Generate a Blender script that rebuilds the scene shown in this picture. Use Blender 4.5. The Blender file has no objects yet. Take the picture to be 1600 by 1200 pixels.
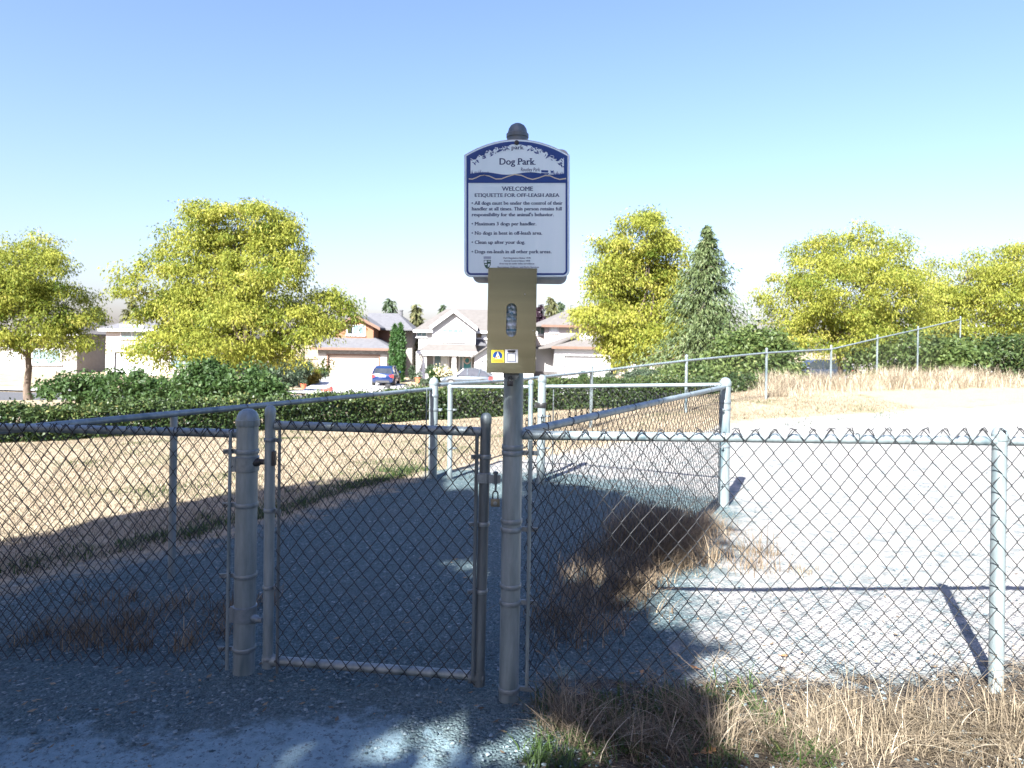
import bpy, bmesh, math, random
import numpy as np
from mathutils import Vector, Matrix

R = math.radians
rnd = random.Random(7)
rng = np.random.default_rng(11)
sc = bpy.context.scene
COL = sc.collection

# ------------------------------------------------------------------ camera
F = 1050.0            # focal length in photograph pixels
CAM_Z = 1.61
ROLL = R(0.9)
cam = bpy.data.cameras.new('camera')
cam.sensor_width = 36.0
cam.lens = 36.0 * F / 1600.0
cam.shift_y = -60.0 / 1600.0
cam.clip_start = 0.05
cam.clip_end = 2000
cam.dof.use_dof = True
cam.dof.focus_distance = 3.1
cam.dof.aperture_fstop = 5.0
cam_o = bpy.data.objects.new('camera', cam)
cam_o.location = (0, 0, CAM_Z)
cam_o.rotation_euler = (R(90), -ROLL, 0)
COL.objects.link(cam_o)
sc.camera = cam_o

# ------------------------------------------------------------------ light
SUN_AZ = R(205)
SUN_EL = R(38)
world = bpy.data.worlds.new('World')
sc.world = world
world.use_nodes = True
wn = world.node_tree
sky = wn.nodes.new('ShaderNodeTexSky')
sky.sky_type = 'NISHITA'
sky.sun_disc = False
sky.sun_elevation = SUN_EL
sky.sun_rotation = SUN_AZ
sky.altitude = 0
sky.air_density = 1.35
sky.dust_density = 2.0
sky.ozone_density = 3.3
bg = wn.nodes['Background']
bg.inputs['Strength'].default_value = 0.05
tone = wn.nodes.new('ShaderNodeMix'); tone.data_type = 'RGBA'; tone.blend_type = 'MULTIPLY'
tone.inputs['Factor'].default_value = 1.0
tone.inputs['B'].default_value = (1.0, .885, .98, 1)
wn.links.new(sky.outputs['Color'], tone.inputs['A'])
wn.links.new(tone.outputs['Result'], bg.inputs['Color'])

sun = bpy.data.lights.new('sun', 'SUN')
sun.energy = 5.0
sun.angle = R(0.55)
sun.color = (1.0, 0.91, 0.76)
sun_o = bpy.data.objects.new('sun', sun)
S = Vector((math.sin(SUN_AZ) * math.cos(SUN_EL), math.cos(SUN_AZ) * math.cos(SUN_EL), math.sin(SUN_EL)))
sun_o.rotation_euler = S.to_track_quat('Z', 'Y').to_euler()
sun_o.location = S * 60
COL.objects.link(sun_o)

sc.view_settings.view_transform = 'Standard'
sc.view_settings.look = 'None'
sc.view_settings.gamma = 1
sc.view_settings.use_curve_mapping = False
sc.view_settings.exposure = 2.5
sc.view_settings.use_white_balance = True
sc.view_settings.white_balance_temperature = 5700
sc.view_settings.white_balance_tint = 11
sc.cycles.max_bounces = 8
sc.cycles.transparent_max_bounces = 8

# ------------------------------------------------------------------ pixel <-> place
cR, sR = math.cos(ROLL), math.sin(ROLL)
def wp(px, py, Y):
    u, v = px - 800.0, py - 540.0
    x = u * cR + v * sR
    y = -u * sR + v * cR
    return Vector((x * Y / F, Y, CAM_Z - y * Y / F))
def X(px, Y, py=540): return wp(px, py, Y).x
def Z(px, py, Y): return wp(px, py, Y).z

# ------------------------------------------------------------------ terrain height
CP = np.array([
 (-3,0,0),(0,0,0),(3,0,.03),(-3,3,0),(0,3,0),(-1.2,3.2,0),(1.3,3,.04),(3,3,.1),(-2.5,6,0),(0,6,0),(2.2,6.85,0),(5,6,.10),
 (-.9,7.9,.04),(.3,7.6,.06),(1.46,12.3,.13),(3.7,14.2,.25),(6.4,16.9,.37),(9.4,19.4,.55),(-4,10,-.05),(-4,14,-.2),(0,13,-.02),
 (-1,17.3,-.2),(2,18.6,-.1),(9,21.5,.62),(12,20,.75),(15,21,.8),(-10,14,-.3),(-10,20,-.6),(6,22,.1),
 (-30,40,-2.0),(-10,40,-2.0),(5,40,-1.8),(20,40,-.8),(35,40,-.3),(-10,26,-1.3),(0,26,-1.2),(8,28,-.6),(15,30,-.3),
 (-15,50,-1.85),(-5,50,-1.85),(-10,55,-1.75),(6,52,-1.6),(-30,60,-1.7),(-15,61,-1.62),(-5,61,-1.55),(6,60,-1.3),(14,60,-1.0),(30,60,-.3),
 (-60,100,-1.5),(0,120,-1.5),(60,100,-1.0),(-200,400,-1.5),(0,500,-1.5),(200,400,-1.5),(-10,-10,0),(10,-10,.1),(0,-30,0)], float)
def gz_np(x, y):
    x = np.asarray(x, float); y = np.asarray(y, float)
    d2 = (x[..., None] - CP[:, 0])**2 + (y[..., None] - CP[:, 1])**2
    s = 1.5 + 0.12 * np.abs(y[..., None])
    w = 1.0 / (d2 / s**2 + .04)**2
    return (w * CP[:, 2]).sum(-1) / w.sum(-1)
def gz(x, y): return float(gz_np(np.array([x]), np.array([y]))[0])

# ------------------------------------------------------------------ materials
def new_mat(name):
    m = bpy.data.materials.new(name); m.use_nodes = True
    return m, m.node_tree, m.node_tree.nodes['Principled BSDF']
MATS = {}
def mat(name, c1, c2=None, scale=8.0, rough=.6, metal=0.0, bump=0.0, bscale=None, stretch=None, spec=None, contrast=(.35, .65), c3=None, s3=60, coat=0):
    """principled with a noise mix of two colours and a fine bump"""
    if name in MATS: return MATS[name]
    m, nt, b = new_mat(name)
    b.inputs['Roughness'].default_value = rough
    b.inputs['Metallic'].default_value = metal
    if spec is not None: b.inputs['Specular IOR Level'].default_value = spec
    if coat: b.inputs['Coat Weight'].default_value = coat
    tc = nt.nodes.new('ShaderNodeTexCoord')
    src = tc.outputs['Object']
    if stretch:
        mp = nt.nodes.new('ShaderNodeMapping'); mp.inputs['Scale'].default_value = stretch
        nt.links.new(src, mp.inputs['Vector']); src = mp.outputs['Vector']
    if c2 is None: c2 = tuple(v * .82 for v in c1)
    n = nt.nodes.new('ShaderNodeTexNoise'); n.inputs['Scale'].default_value = scale; n.inputs['Detail'].default_value = 6
    n.inputs['Roughness'].default_value = .65
    nt.links.new(src, n.inputs['Vector'])
    r = nt.nodes.new('ShaderNodeValToRGB')
    r.color_ramp.elements[0].position = contrast[0]; r.color_ramp.elements[0].color = (*c1, 1)
    r.color_ramp.elements[1].position = contrast[1]; r.color_ramp.elements[1].color = (*c2, 1)
    nt.links.new(n.outputs['Fac'], r.inputs['Fac'])
    col = r.outputs['Color']
    if c3:
        n3 = nt.nodes.new('ShaderNodeTexNoise'); n3.inputs['Scale'].default_value = s3; n3.inputs['Detail'].default_value = 3
        nt.links.new(src, n3.inputs['Vector'])
        r3 = nt.nodes.new('ShaderNodeValToRGB'); r3.color_ramp.elements[0].position = .56; r3.color_ramp.elements[1].position = .68
        nt.links.new(n3.outputs['Fac'], r3.inputs['Fac'])
        mx = nt.nodes.new('ShaderNodeMix'); mx.data_type = 'RGBA'
        nt.links.new(r3.outputs['Color'], mx.inputs['Factor']); nt.links.new(col, mx.inputs['A']); mx.inputs['B'].default_value = (*c3, 1)
        col = mx.outputs['Result']
    nt.links.new(col, b.inputs['Base Color'])
    if bump:
        n2 = nt.nodes.new('ShaderNodeTexNoise'); n2.inputs['Scale'].default_value = bscale or scale * 4; n2.inputs['Detail'].default_value = 5
        nt.links.new(src, n2.inputs['Vector'])
        bp = nt.nodes.new('ShaderNodeBump'); bp.inputs['Strength'].default_value = bump; bp.inputs['Distance'].default_value = .01
        nt.links.new(n2.outputs['Fac'], bp.inputs['Height']); nt.links.new(bp.outputs['Normal'], b.inputs['Normal'])
    MATS[name] = m
    return m
def leaf_mat(name, cols, rough=.55, trans=.35, spec=.35):
    """colour from the per-leaf attribute 'var'; diffuse plus light through the leaf"""
    if name in MATS: return MATS[name]
    m, nt, b = new_mat(name)
    a = nt.nodes.new('ShaderNodeAttribute'); a.attribute_name = 'var'
    r = nt.nodes.new('ShaderNodeValToRGB')
    els = r.color_ramp.elements
    for i, c in enumerate(cols):
        p = i / (len(cols) - 1)
        e = els[0] if i == 0 else (els[1] if i == len(cols) - 1 else els.new(p))
        e.position = p
    for e, c in zip(sorted(els, key=lambda q: q.position), cols): e.color = (*c, 1)
    nt.links.new(a.outputs['Fac'], r.inputs['Fac'])
    nt.links.new(r.outputs['Color'], b.inputs['Base Color'])
    b.inputs['Roughness'].default_value = rough
    b.inputs['Specular IOR Level'].default_value = spec
    if trans:
        t = nt.nodes.new('ShaderNodeBsdfTranslucent'); nt.links.new(r.outputs['Color'], t.inputs['Color'])
        mx = nt.nodes.new('ShaderNodeMixShader'); mx.inputs[0].default_value = trans
        nt.links.new(b.outputs[0], mx.inputs[1]); nt.links.new(t.outputs[0], mx.inputs[2])
        nt.links.new(mx.outputs[0], nt.nodes['Material Output'].inputs['Surface'])
    MATS[name] = m
    return m

GALV = mat('galvanised_steel', (.15,.183,.19), (.25,.29,.298), scale=18, rough=.45, metal=.3, bump=.2, bscale=90, stretch=(1,1,.18), c3=(.095,.135,.15), s3=9)
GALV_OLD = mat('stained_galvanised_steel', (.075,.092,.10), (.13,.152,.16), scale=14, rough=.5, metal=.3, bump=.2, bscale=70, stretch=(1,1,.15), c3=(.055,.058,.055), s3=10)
ZINC = mat('zinc_fitting', (.155,.185,.20), (.22,.25,.265), scale=40, rough=.42, metal=.5, bump=.15)
WIRE = mat('weathered_wire', (.016,.017,.018), (.035,.036,.038), scale=30, rough=.5, metal=.45)
DARKMETAL = mat('dark_iron', (.03,.03,.032), (.06,.06,.06), scale=30, rough=.45, metal=.6)
BARK = mat('bark', (.07,.05,.035), (.13,.10,.075), scale=9, rough=.9, bump=.6, stretch=(1,1,.3))
TWIG = mat('twig', (.05,.04,.028), (.09,.075,.055), scale=12, rough=.9)

# ------------------------------------------------------------------ object helpers
def props(o, label=None, cat=None, group=None, kind=None):
    if label: o['label'] = label
    if cat: o['category'] = cat
    if group: o['group'] = group
    if kind: o['kind'] = kind
    return o
def thing(name, label, cat, loc=(0,0,0), group=None):
    o = bpy.data.objects.new(name, None)
    o.empty_display_size = .1
    o.location = loc
    COL.objects.link(o)
    return props(o, label, cat, group)
def origin(o):
    p = Vector((0,0,0))
    while o is not None:
        p = p + o.location; o = o.parent
    return p
def np_mesh(name, verts, faces, smooth=False, var=None):
    """verts (N,3), faces (M,k) arrays with one k, or list of such arrays"""
    me = bpy.data.meshes.new(name)
    verts = np.asarray(verts, np.float32)
    if not isinstance(faces, list): faces = [faces]
    faces = [np.asarray(f, np.int32) for f in faces if len(f)]
    me.vertices.add(len(verts)); me.vertices.foreach_set('co', verts.ravel())
    tot = np.concatenate([np.full(len(f), f.shape[1], np.int32) for f in faces])
    idx = np.concatenate([f.ravel() for f in faces])
    me.loops.add(len(idx)); me.loops.foreach_set('vertex_index', idx)
    me.polygons.add(len(tot))
    st = np.concatenate([[0], np.cumsum(tot)[:-1]]).astype(np.int32)
    me.polygons.foreach_set('loop_start', st)
    if smooth: me.polygons.foreach_set('use_smooth', np.ones(len(tot), bool))
    if var is not None:
        at = me.attributes.new('var', 'FLOAT', 'POINT'); at.data.foreach_set('value', np.asarray(var, np.float32))
    me.update(calc_edges=True)
    return me
def link(name, me, m, parent=None, loc=None):
    o = bpy.data.objects.new(name, me)
    if m is not None: me.materials.append(m)
    COL.objects.link(o)
    if parent is not None: o.parent = parent
    if loc is not None: o.location = loc
    return o
def npo(name, verts, faces, m, parent=None, smooth=False, var=None, base=None):
    verts = np.asarray(verts, np.float32)
    org = origin(parent) if parent is not None else (Vector(base) if base is not None else Vector((0,0,0)))
    o = link(name, np_mesh(name, verts - np.array(org, np.float32), faces, smooth, var), m, parent)
    if parent is None and base is not None: o.location = base
    return o

class MB:
    """collects shapes in world coordinates; build() links them as one object"""
    def __init__(s): s.v = []; s.f = []
    def add(s, vs, fs):
        n = len(s.v); s.v += [tuple(p) for p in vs]; s.f += [tuple(i + n for i in f) for f in fs]; return s
    def box(s, a, b):
        (x0,y0,z0),(x1,y1,z1) = a, b
        x0,x1 = min(x0,x1),max(x0,x1); y0,y1 = min(y0,y1),max(y0,y1); z0,z1 = min(z0,z1),max(z0,z1)
        return s.add([(x0,y0,z0),(x1,y0,z0),(x1,y1,z0),(x0,y1,z0),(x0,y0,z1),(x1,y0,z1),(x1,y1,z1),(x0,y1,z1)],
                     [(0,3,2,1),(4,5,6,7),(0,1,5,4),(1,2,6,5),(2,3,7,6),(3,0,4,7)])
    def tube(s, pts, r, n=8, caps=True):
        pts = [Vector(p) for p in pts]; rs = r if isinstance(r, (list, tuple)) else [r] * len(pts)
        t0 = (pts[1] - pts[0]).normalized()
        up = Vector((0,0,1)) if abs(t0.z) < .9 else Vector((0,1,0))
        a = t0.cross(up).normalized()
        rings = []
        for i, p in enumerate(pts):
            t = (pts[min(i+1, len(pts)-1)] - pts[max(i-1, 0)]).normalized()
            a = (a - t * a.dot(t)).normalized(); b = t.cross(a)
            rings.append([p + (a * math.cos(2*math.pi*k/n) + b * math.sin(2*math.pi*k/n)) * rs[i] for k in range(n)])
        vs = [q for ring in rings for q in ring]; fs = []
        for i in range(len(pts) - 1):
            for k in range(n):
                fs.append((i*n+k, i*n+(k+1)%n, (i+1)*n+(k+1)%n, (i+1)*n+k))
        if caps: fs += [tuple(range(n-1, -1, -1)), tuple(range((len(pts)-1)*n, len(pts)*n))]
        return s.add(vs, fs)
    def lathe(s, c, prof, n=20, axis='z'):
        """prof: list of (radius, height) round the axis through c"""
        c = Vector(c); vs = []; fs = []
        for r, h in prof:
            for k in range(n):
                a = 2*math.pi*k/n; p = (r*math.cos(a), r*math.sin(a), h)
                if axis == 'y': p = (p[0], p[2], p[1])
                if axis == 'x': p = (p[2], p[0], p[1])
                vs.append(c + Vector(p))
        for i in range(len(prof)-1):
            for k in range(n): fs.append((i*n+k, i*n+(k+1)%n, (i+1)*n+(k+1)%n, (i+1)*n+k))
        fs.append(tuple(range(n-1,-1,-1))); fs.append(tuple(range((len(prof)-1)*n, len(prof)*n)))
        return s.add(vs, fs)
    def prism(s, poly, off):
        """poly: 3D polygon, extruded by the vector off"""
        n = len(poly); p = [Vector(q) for q in poly]; off = Vector(off)
        vs = p + [q + off for q in p]
        fs = [tuple(range(n)), tuple(range(2*n-1, n-1, -1))] + [(i, i+n, (i+1)%n+n, (i+1)%n) for i in range(n)]
        return s.add(vs, fs)
    def build(s, name, m, parent=None, smooth=False, base=None, bevel=0, label=None):
        me = bpy.data.meshes.new(name)
        org = origin(parent) if parent is not None else (Vector(base) if base is not None else Vector((0,0,0)))
        me.from_pydata([tuple(Vector(q) - org) for q in s.v], [], s.f)
        bm = bmesh.new(); bm.from_mesh(me); bmesh.ops.recalc_face_normals(bm, faces=bm.faces)
        if bevel: bmesh.ops.bevel(bm, geom=[e for e in bm.edges if e.calc_face_angle(0) > .6], offset=bevel, segments=2, profile=.6, affect='EDGES', clamp_overlap=True)
        bm.to_mesh(me); bm.free()
        if smooth or bevel:
            me.polygons.foreach_set('use_smooth', np.ones(len(me.polygons), bool)); me.set_sharp_from_angle(angle=R(40))
        o = link(name, me, m, parent)
        if parent is None and base is not None: o.location = base
        if label: o['label'] = label
        return o

def tubes_np(P, r, n=4, ref=(0,1,0)):
    """P (K,M,3): K polylines swept with an n-gon of radius r (array of M, or number)"""
    K, M, _ = P.shape
    T = np.empty_like(P); T[:,1:-1] = P[:,2:] - P[:,:-2]; T[:,0] = P[:,1]-P[:,0]; T[:,-1] = P[:,-1]-P[:,-2]
    T /= np.linalg.norm(T, axis=2, keepdims=True) + 1e-9
    ref = np.broadcast_to(np.asarray(ref, float), T.shape)
    a = np.cross(T, ref); a /= np.linalg.norm(a, axis=2, keepdims=True) + 1e-9
    b = np.cross(T, a)
    ang = 2*np.pi*np.arange(n)/n
    rr = np.asarray(r, float); rr = rr.reshape(1,-1,1,1) if rr.ndim == 1 else rr
    V = P[:,:,None,:] + rr*(a[:,:,None,:]*np.cos(ang)[None,None,:,None] + b[:,:,None,:]*np.sin(ang)[None,None,:,None])
    V = V.reshape(-1,3)
    k = np.arange(K)[:,None,None]*M*n; i = np.arange(M-1)[None,:,None]*n; j = np.arange(n)[None,None,:]
    q = k+i
    Fc = np.stack([q+j, q+(j+1)%n, q+n+(j+1)%n, q+n+j], -1).reshape(-1,4)
    return V, Fc

def leaves_np(C, L, W, droop=.5, up=.6, var=None, bend=.0, out=None):
    """one lozenge leaf per row of C"""
    N = len(C)
    a = rng.normal(size=(N,3)); a[:,2] -= droop*1.2
    if out is not None: a += out
    a /= np.linalg.norm(a,axis=1,keepdims=True)+1e-9
    nrm = rng.normal(size=(N,3)); nrm[:,2] += up*2
    b = np.cross(a, nrm); b /= np.linalg.norm(b,axis=1,keepdims=True)+1e-9
    L = L*rng.uniform(.65,1.35,(N,1)); W = W*rng.uniform(.7,1.3,(N,1))
    mid = C + a*L*.42
    tip = C + a*L; tip[:,2] -= (bend*L)[:,0]
    V = np.stack([C, mid+b*W*.5, tip, mid-b*W*.5],1).reshape(-1,3)
    Fc = np.arange(4*N).reshape(N,4)
    if var is None: var = rng.uniform(0,1,N)
    return V, Fc, np.repeat(np.clip(var,0,1),4)

class Foliage:
    def __init__(s): s.V=[]; s.F=[]; s.A=[]; s.n=0
    def add(s, V, Fc, A):
        s.V.append(V); s.F.append(Fc+s.n); s.A.append(A); s.n += len(V)
    def build(s, name, m, parent=None, base=None):
        return npo(name, np.concatenate(s.V), np.concatenate(s.F), m, parent, var=np.concatenate(s.A), base=base)

def ball_dirs(n):
    d = rng.normal(size=(n,3)); return d/np.linalg.norm(d,axis=1,keepdims=True)
def wander(p0, p1, n=5, amp=.08):
    p0, p1 = Vector(p0), Vector(p1); L = (p1-p0).length
    return [p0.lerp(p1, i/n) + (Vector((rnd.gauss(0,1),rnd.gauss(0,1),rnd.gauss(0,.6)))*L*amp if 0 < i < n else Vector((0,0,0))) for i in range(n+1)]

# ================================================================== SETTING
def poly_dist(x, y, poly):
    """signed distance to a polygon, positive inside"""
    x = np.asarray(x, float); y = np.asarray(y, float)
    d = np.full(x.shape, 1e9); ins = np.zeros(x.shape, bool)
    n = len(poly)
    for i in range(n):
        ax, ay = poly[i]; bx, by = poly[(i+1) % n]
        ex, ey = bx-ax, by-ay
        t = np.clip(((x-ax)*ex + (y-ay)*ey)/(ex*ex+ey*ey), 0, 1)
        d = np.minimum(d, np.hypot(x-ax-t*ex, y-ay-t*ey))
        c = ((ay > y) != (by > y)) & (x < (bx-ax)*(y-ay)/(by-ay+1e-12)+ax)
        ins ^= c
    return np.where(ins, d, -d)
GRAVEL = [(-12,-9),(-6.5,1.0),(-4.0,3.3),(-2.4,5.4),(-1.46,7.1),(-.9,8.3),(0,9.2),(1.5,10.4),(3.2,11.6),(5,13.2),(9,14.5),(16,15.5),(16,-9)]
WEEDS = [(.16,2.2),(.2,3.16),(1.2,3.2),(3.4,3.3),(3.4,2.3),(1.2,2.25)]
PAVE = [(-3.4,.4),(-3.4,2.6),(-1.2,2.8),(-.62,2.93),(-.1,2.62),(.1,2.2),(.2,.4)]
ys = np.concatenate([np.linspace(-30,0,16), np.arange(.25,9,.075), np.geomspace(9,60,130)[1:], np.geomspace(60,700,36)[1:]])
NX = 260
t = np.linspace(-1,1,NX); t = np.sign(t)*np.abs(t)**1.25
gy = np.repeat(ys[:,None], NX, 1)
gx = t[None,:]*(7 + 1.15*np.abs(gy))
gzz = gz_np(gx, gy)
near = np.clip(1-gy/25, 0, 1)
gzz = gzz + near*(.006*np.sin(gx*5.1+gy*2.3)+.006*np.sin(gy*6.7-gx*3.1)+rng.normal(0,.003,gx.shape))
V = np.stack([gx,gy,gzz],-1).reshape(-1,3)
ny = len(ys)
i = np.arange(ny-1)[:,None]*NX; j = np.arange(NX-1)[None,:]
FQ = np.stack([i+j, i+j+1, i+j+1+NX, i+j+NX],-1).reshape(-1,4)
gm = np_mesh('ground', V, FQ, True)
def attr(me, name, val):
    a = me.attributes.new(name,'FLOAT','POINT'); a.data.foreach_set('value', np.asarray(val,np.float32).ravel())
sm = lambda d, w: np.clip(d/w*.5+.5, 0, 1)
attr(gm,'gravel', sm(poly_dist(gx,gy,GRAVEL),.9))
SUNLIT_DUST=[(1.0,3.2),(1.25,4.4),(1.75,5.4),(2.3,6.7),(2.45,7.3),(1.2,8.0),(-.3,8.4),(-.8,8.9),(4,14),(16,16),(16,3.3)]  # pale dusty gravel, outlined where the sun falls: sunlight put into the colour
attr(gm,'dust', sm(poly_dist(gx,gy,SUNLIT_DUST),1.1))
attr(gm,'soil', sm(poly_dist(gx,gy,WEEDS),.5))
attr(gm,'pave', sm(poly_dist(gx,gy,PAVE),.5))
m, nt, b = new_mat('ground_surface')
N = nt.nodes.new; Lk = nt.links.new
tc = N('ShaderNodeTexCoord'); ob = tc.outputs['Object']
def noise(scale, detail=5, rough=.6, vec=None):
    n = N('ShaderNodeTexNoise'); n.inputs['Scale'].default_value = scale; n.inputs['Detail'].default_value = detail; n.inputs['Roughness'].default_value = rough
    Lk(vec or ob, n.inputs['Vector']); return n.outputs['Fac']
def ramp(fac, stops):
    r = N('ShaderNodeValToRGB'); e = r.color_ramp.elements
    while len(e) < len(stops): e.new(.5)
    for q,(p,c) in zip(e, stops): q.position = p; q.color = (*c,1) if not isinstance(c,(int,float)) else (c,c,c,1)
    Lk(fac, r.inputs['Fac']); return r.outputs['Color']
def mixc(f, a_, b_):
    mx = N('ShaderNodeMix'); mx.data_type='RGBA'; Lk(f, mx.inputs['Factor'])
    for s_, v_ in (('A',a_),('B',b_)):
        if isinstance(v_, tuple): mx.inputs[s_].default_value = (*v_,1)
        else: Lk(v_, mx.inputs[s_])
    return mx.outputs['Result']
def math_(op, a_, b_=None):
    q = N('ShaderNodeMath'); q.operation = op
    for k_, v_ in ((0,a_),(1,b_)):
        if v_ is None: continue
        if isinstance(v_,(int,float)): q.inputs[k_].default_value = v_
        else: Lk(v_, q.inputs[k_])
    return q.outputs[0]
def zone(name, amp=.9, scale=3.0, lo=.42, hi=.58):
    a_ = N('ShaderNodeAttribute'); a_.attribute_name = name
    nn = math_('MULTIPLY', math_('SUBTRACT', noise(scale,8,.7), .5), amp)
    return ramp(math_('ADD', a_.outputs['Fac'], nn), [(lo,0.0),(hi,1.0)])
vor = N('ShaderNodeTexVoronoi'); vor.inputs['Scale'].default_value = 75; Lk(ob, vor.inputs['Vector'])
vor2 = N('ShaderNodeTexVoronoi'); vor2.inputs['Scale'].default_value = 160; Lk(ob, vor2.inputs['Vector'])
stone = ramp(vor.outputs['Color'], [(.0,(.026,.044,.049)),(.45,(.068,.098,.104)),(.8,(.135,.178,.184)),(1,(.42,.45,.44))])
stone2 = ramp(vor2.outputs['Color'], [(.1,(.027,.050,.056)),(.9,(.13,.182,.19))])
gcol = mixc(ramp(noise(22,4), [(.4,0.0),(.6,1.0)]), stone, stone2)
gcol = mixc(ramp(noise(1.3,6), [(.45,0.0),(.75,.55)]), gcol, (.10,.118,.115))
sunlit_dustc = mixc(ramp(noise(9,6,.7), [(.42,0.0),(.62,.7)]), (.33,.31,.285), gcol)
sunlit_dustc = mixc(ramp(noise(35,5,.8), [(.60,0.0),(.70,.8)]), sunlit_dustc, (.17,.165,.155))
gcol = mixc(zone('dust',.7,2.5), gcol, sunlit_dustc)  # lighter in the sunlit zone, darker where the pen lies in shade
grass = ramp(noise(60,5,.7), [(.3,(.17,.13,.08)),(.5,(.31,.25,.165)),(.7,(.42,.36,.26))])
grass = mixc(ramp(noise(.9,6,.65), [(.55,0.0),(.7,.75)]), grass, (.085,.11,.04))
grass = mixc(ramp(noise(2.3,6,.65), [(.6,0.0),(.72,.6)]), grass, (.24,.16,.09))
soil = ramp(noise(30,6,.7), [(.3,(.03,.024,.018)),(.7,(.10,.08,.055))])
pave = ramp(noise(26,8,.75), [(.3,(.13,.195,.22)),(.7,(.22,.295,.32))])
pave = mixc(ramp(noise(45,4,.8), [(.54,0.0),(.62,.85)]), pave, (.07,.08,.09))
zg = zone('gravel'); zs = zone('soil', .9, 6); zp = zone('pave', 1.0, 7, .45,.6)
c = mixc(zg, grass, gcol); c = mixc(zs, c, soil); c = mixc(zp, c, pave)
Lk(c, b.inputs['Base Color']); b.inputs['Roughness'].default_value = .92; b.inputs['Specular IOR Level'].default_value = .2
bp = N('ShaderNodeBump'); bp.inputs['Strength'].default_value = .95; bp.inputs['Distance'].default_value = .014
hh = math_('ADD', math_('MULTIPLY', math_('SUBTRACT',1.0,vor.outputs['Distance']), math_('SUBTRACT',1.0,math_('MULTIPLY',zp,.85))), math_('MULTIPLY', noise(40,6,.7), .8))
Lk(hh, bp.inputs['Height']); Lk(bp.outputs['Normal'], b.inputs['Normal'])
ground = link('ground', gm, m); ground['kind'] = 'structure'

def sheet(name, quad, m, lift, nx=14, ny=14):
    """a thin sheet that follows the terrain; quad = four (x,y) corners"""
    (a,b_,c_,d) = [np.array(q,float) for q in quad]
    u = np.linspace(0,1,nx)[None,:,None]; v = np.linspace(0,1,ny)[:,None,None]
    p = (a*(1-u)+b_*u)*(1-v) + (d*(1-u)+c_*u)*v
    z = gz_np(p[...,0], p[...,1]) + lift
    V = np.concatenate([p, z[...,None]],-1).reshape(-1,3)
    i = np.arange(ny-1)[:,None]*nx; j = np.arange(nx-1)[None,:]
    o = npo(name, V, np.stack([i+j,i+j+1,i+j+1+nx,i+j+nx],-1).reshape(-1,4), m, smooth=True)
    o['kind'] = 'structure'; return o
ASPH = mat('asphalt',(.045,.045,.048),(.07,.07,.07),scale=20,rough=.9,bump=.3)
CONC = mat('concrete',(.40,.39,.37),(.48,.47,.45),scale=3,rough=.85,bump=.15,c3=(.34,.33,.31),s3=1.2)
sheet('street', [(-70,36),(70,36),(70,44),(-70,44)], ASPH, .05, 80, 8)
sheet('pavement', [(-70,44.6),(70,44.6),(70,46.4),(-70,46.4)], CONC, .12, 80, 4)
kb = MB()
sheet('driveway', [(X(470,46.5),46.5),(X(668,46.5),46.5),(X(604,61.9),61.9),(X(505,61.9),61.9)], CONC, .09)
sheet('driveway', [(X(720,46.5),46.5),(X(835,46.5),46.5),(X(822,61.9),61.9),(X(745,61.9),61.9)], CONC, .09)
sheet('driveway', [(X(868,46.5),46.5),(X(985,46.5),46.5),(X(955,63.9),63.9),(X(866,63.9),63.9)], CONC, .09)

# loose stones
def stones(n, region, smin, smax, name, m, label):
    P=[]
    while len(P) < n:
        y = 1.7*math.exp(rnd.random()*1.75); x = rnd.uniform(-.8,.8)*y
        if region(x,y): P.append((x,y))
    P = np.array(P); s = smin*(smax/smin)**(rng.random(n)**2.2)
    oct_ = np.array([(1,0,0),(0,1,0),(-1,0,0),(0,-1,0),(.1,.1,.7),(.5,.55,.4),(-.5,.5,.45),(-.45,-.5,.4),(.5,-.5,.35)],float)
    fs = np.array([(0,5,8),(5,0,1),(1,6,5),(6,1,2),(2,7,6),(7,2,3),(3,8,7),(8,3,0),(4,5,6),(4,6,7),(4,7,8),(4,8,5)])
    a = rng.uniform(0,6.28,n); ca, sa = np.cos(a), np.sin(a)
    k = oct_[None]*np.array([1,.75,.75]) * (1+rng.normal(0,.16,(n,9,1)))
    x = k[...,0]*ca[:,None]-k[...,1]*sa[:,None]; y = k[...,0]*sa[:,None]+k[...,1]*ca[:,None]
    V = np.stack([x,y,k[...,2]],-1)*s[:,None,None]*.5
    V[...,0]+=P[:,0:1]; V[...,1]+=P[:,1:2]; V[...,2]+= (gz_np(P[:,0],P[:,1])+.002)[:,None]
    Fc = (np.arange(n)[:,None,None]*9+fs[None]).reshape(-1,3)
    o = npo(name, V.reshape(-1,3), Fc, m, var=np.repeat(rng.random(n),9))
    props(o, label, 'gravel', kind='stuff'); return o
STONE = leaf_mat('crushed_stone',[(.035,.055,.062),(.065,.10,.112),(.115,.16,.175),(.20,.25,.265),(.44,.48,.48)],rough=.9,trans=0)
gpoly = lambda x,y: float(poly_dist(np.array([x]),np.array([y]),GRAVEL)[0])
stones(15000, lambda x,y: gpoly(x,y) > .1 and not (x < .05 and y < 2.6 and rnd.random()<.8), .006, .028, 'gravel', STONE, 'loose crushed grey gravel scattered over the path')

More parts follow.
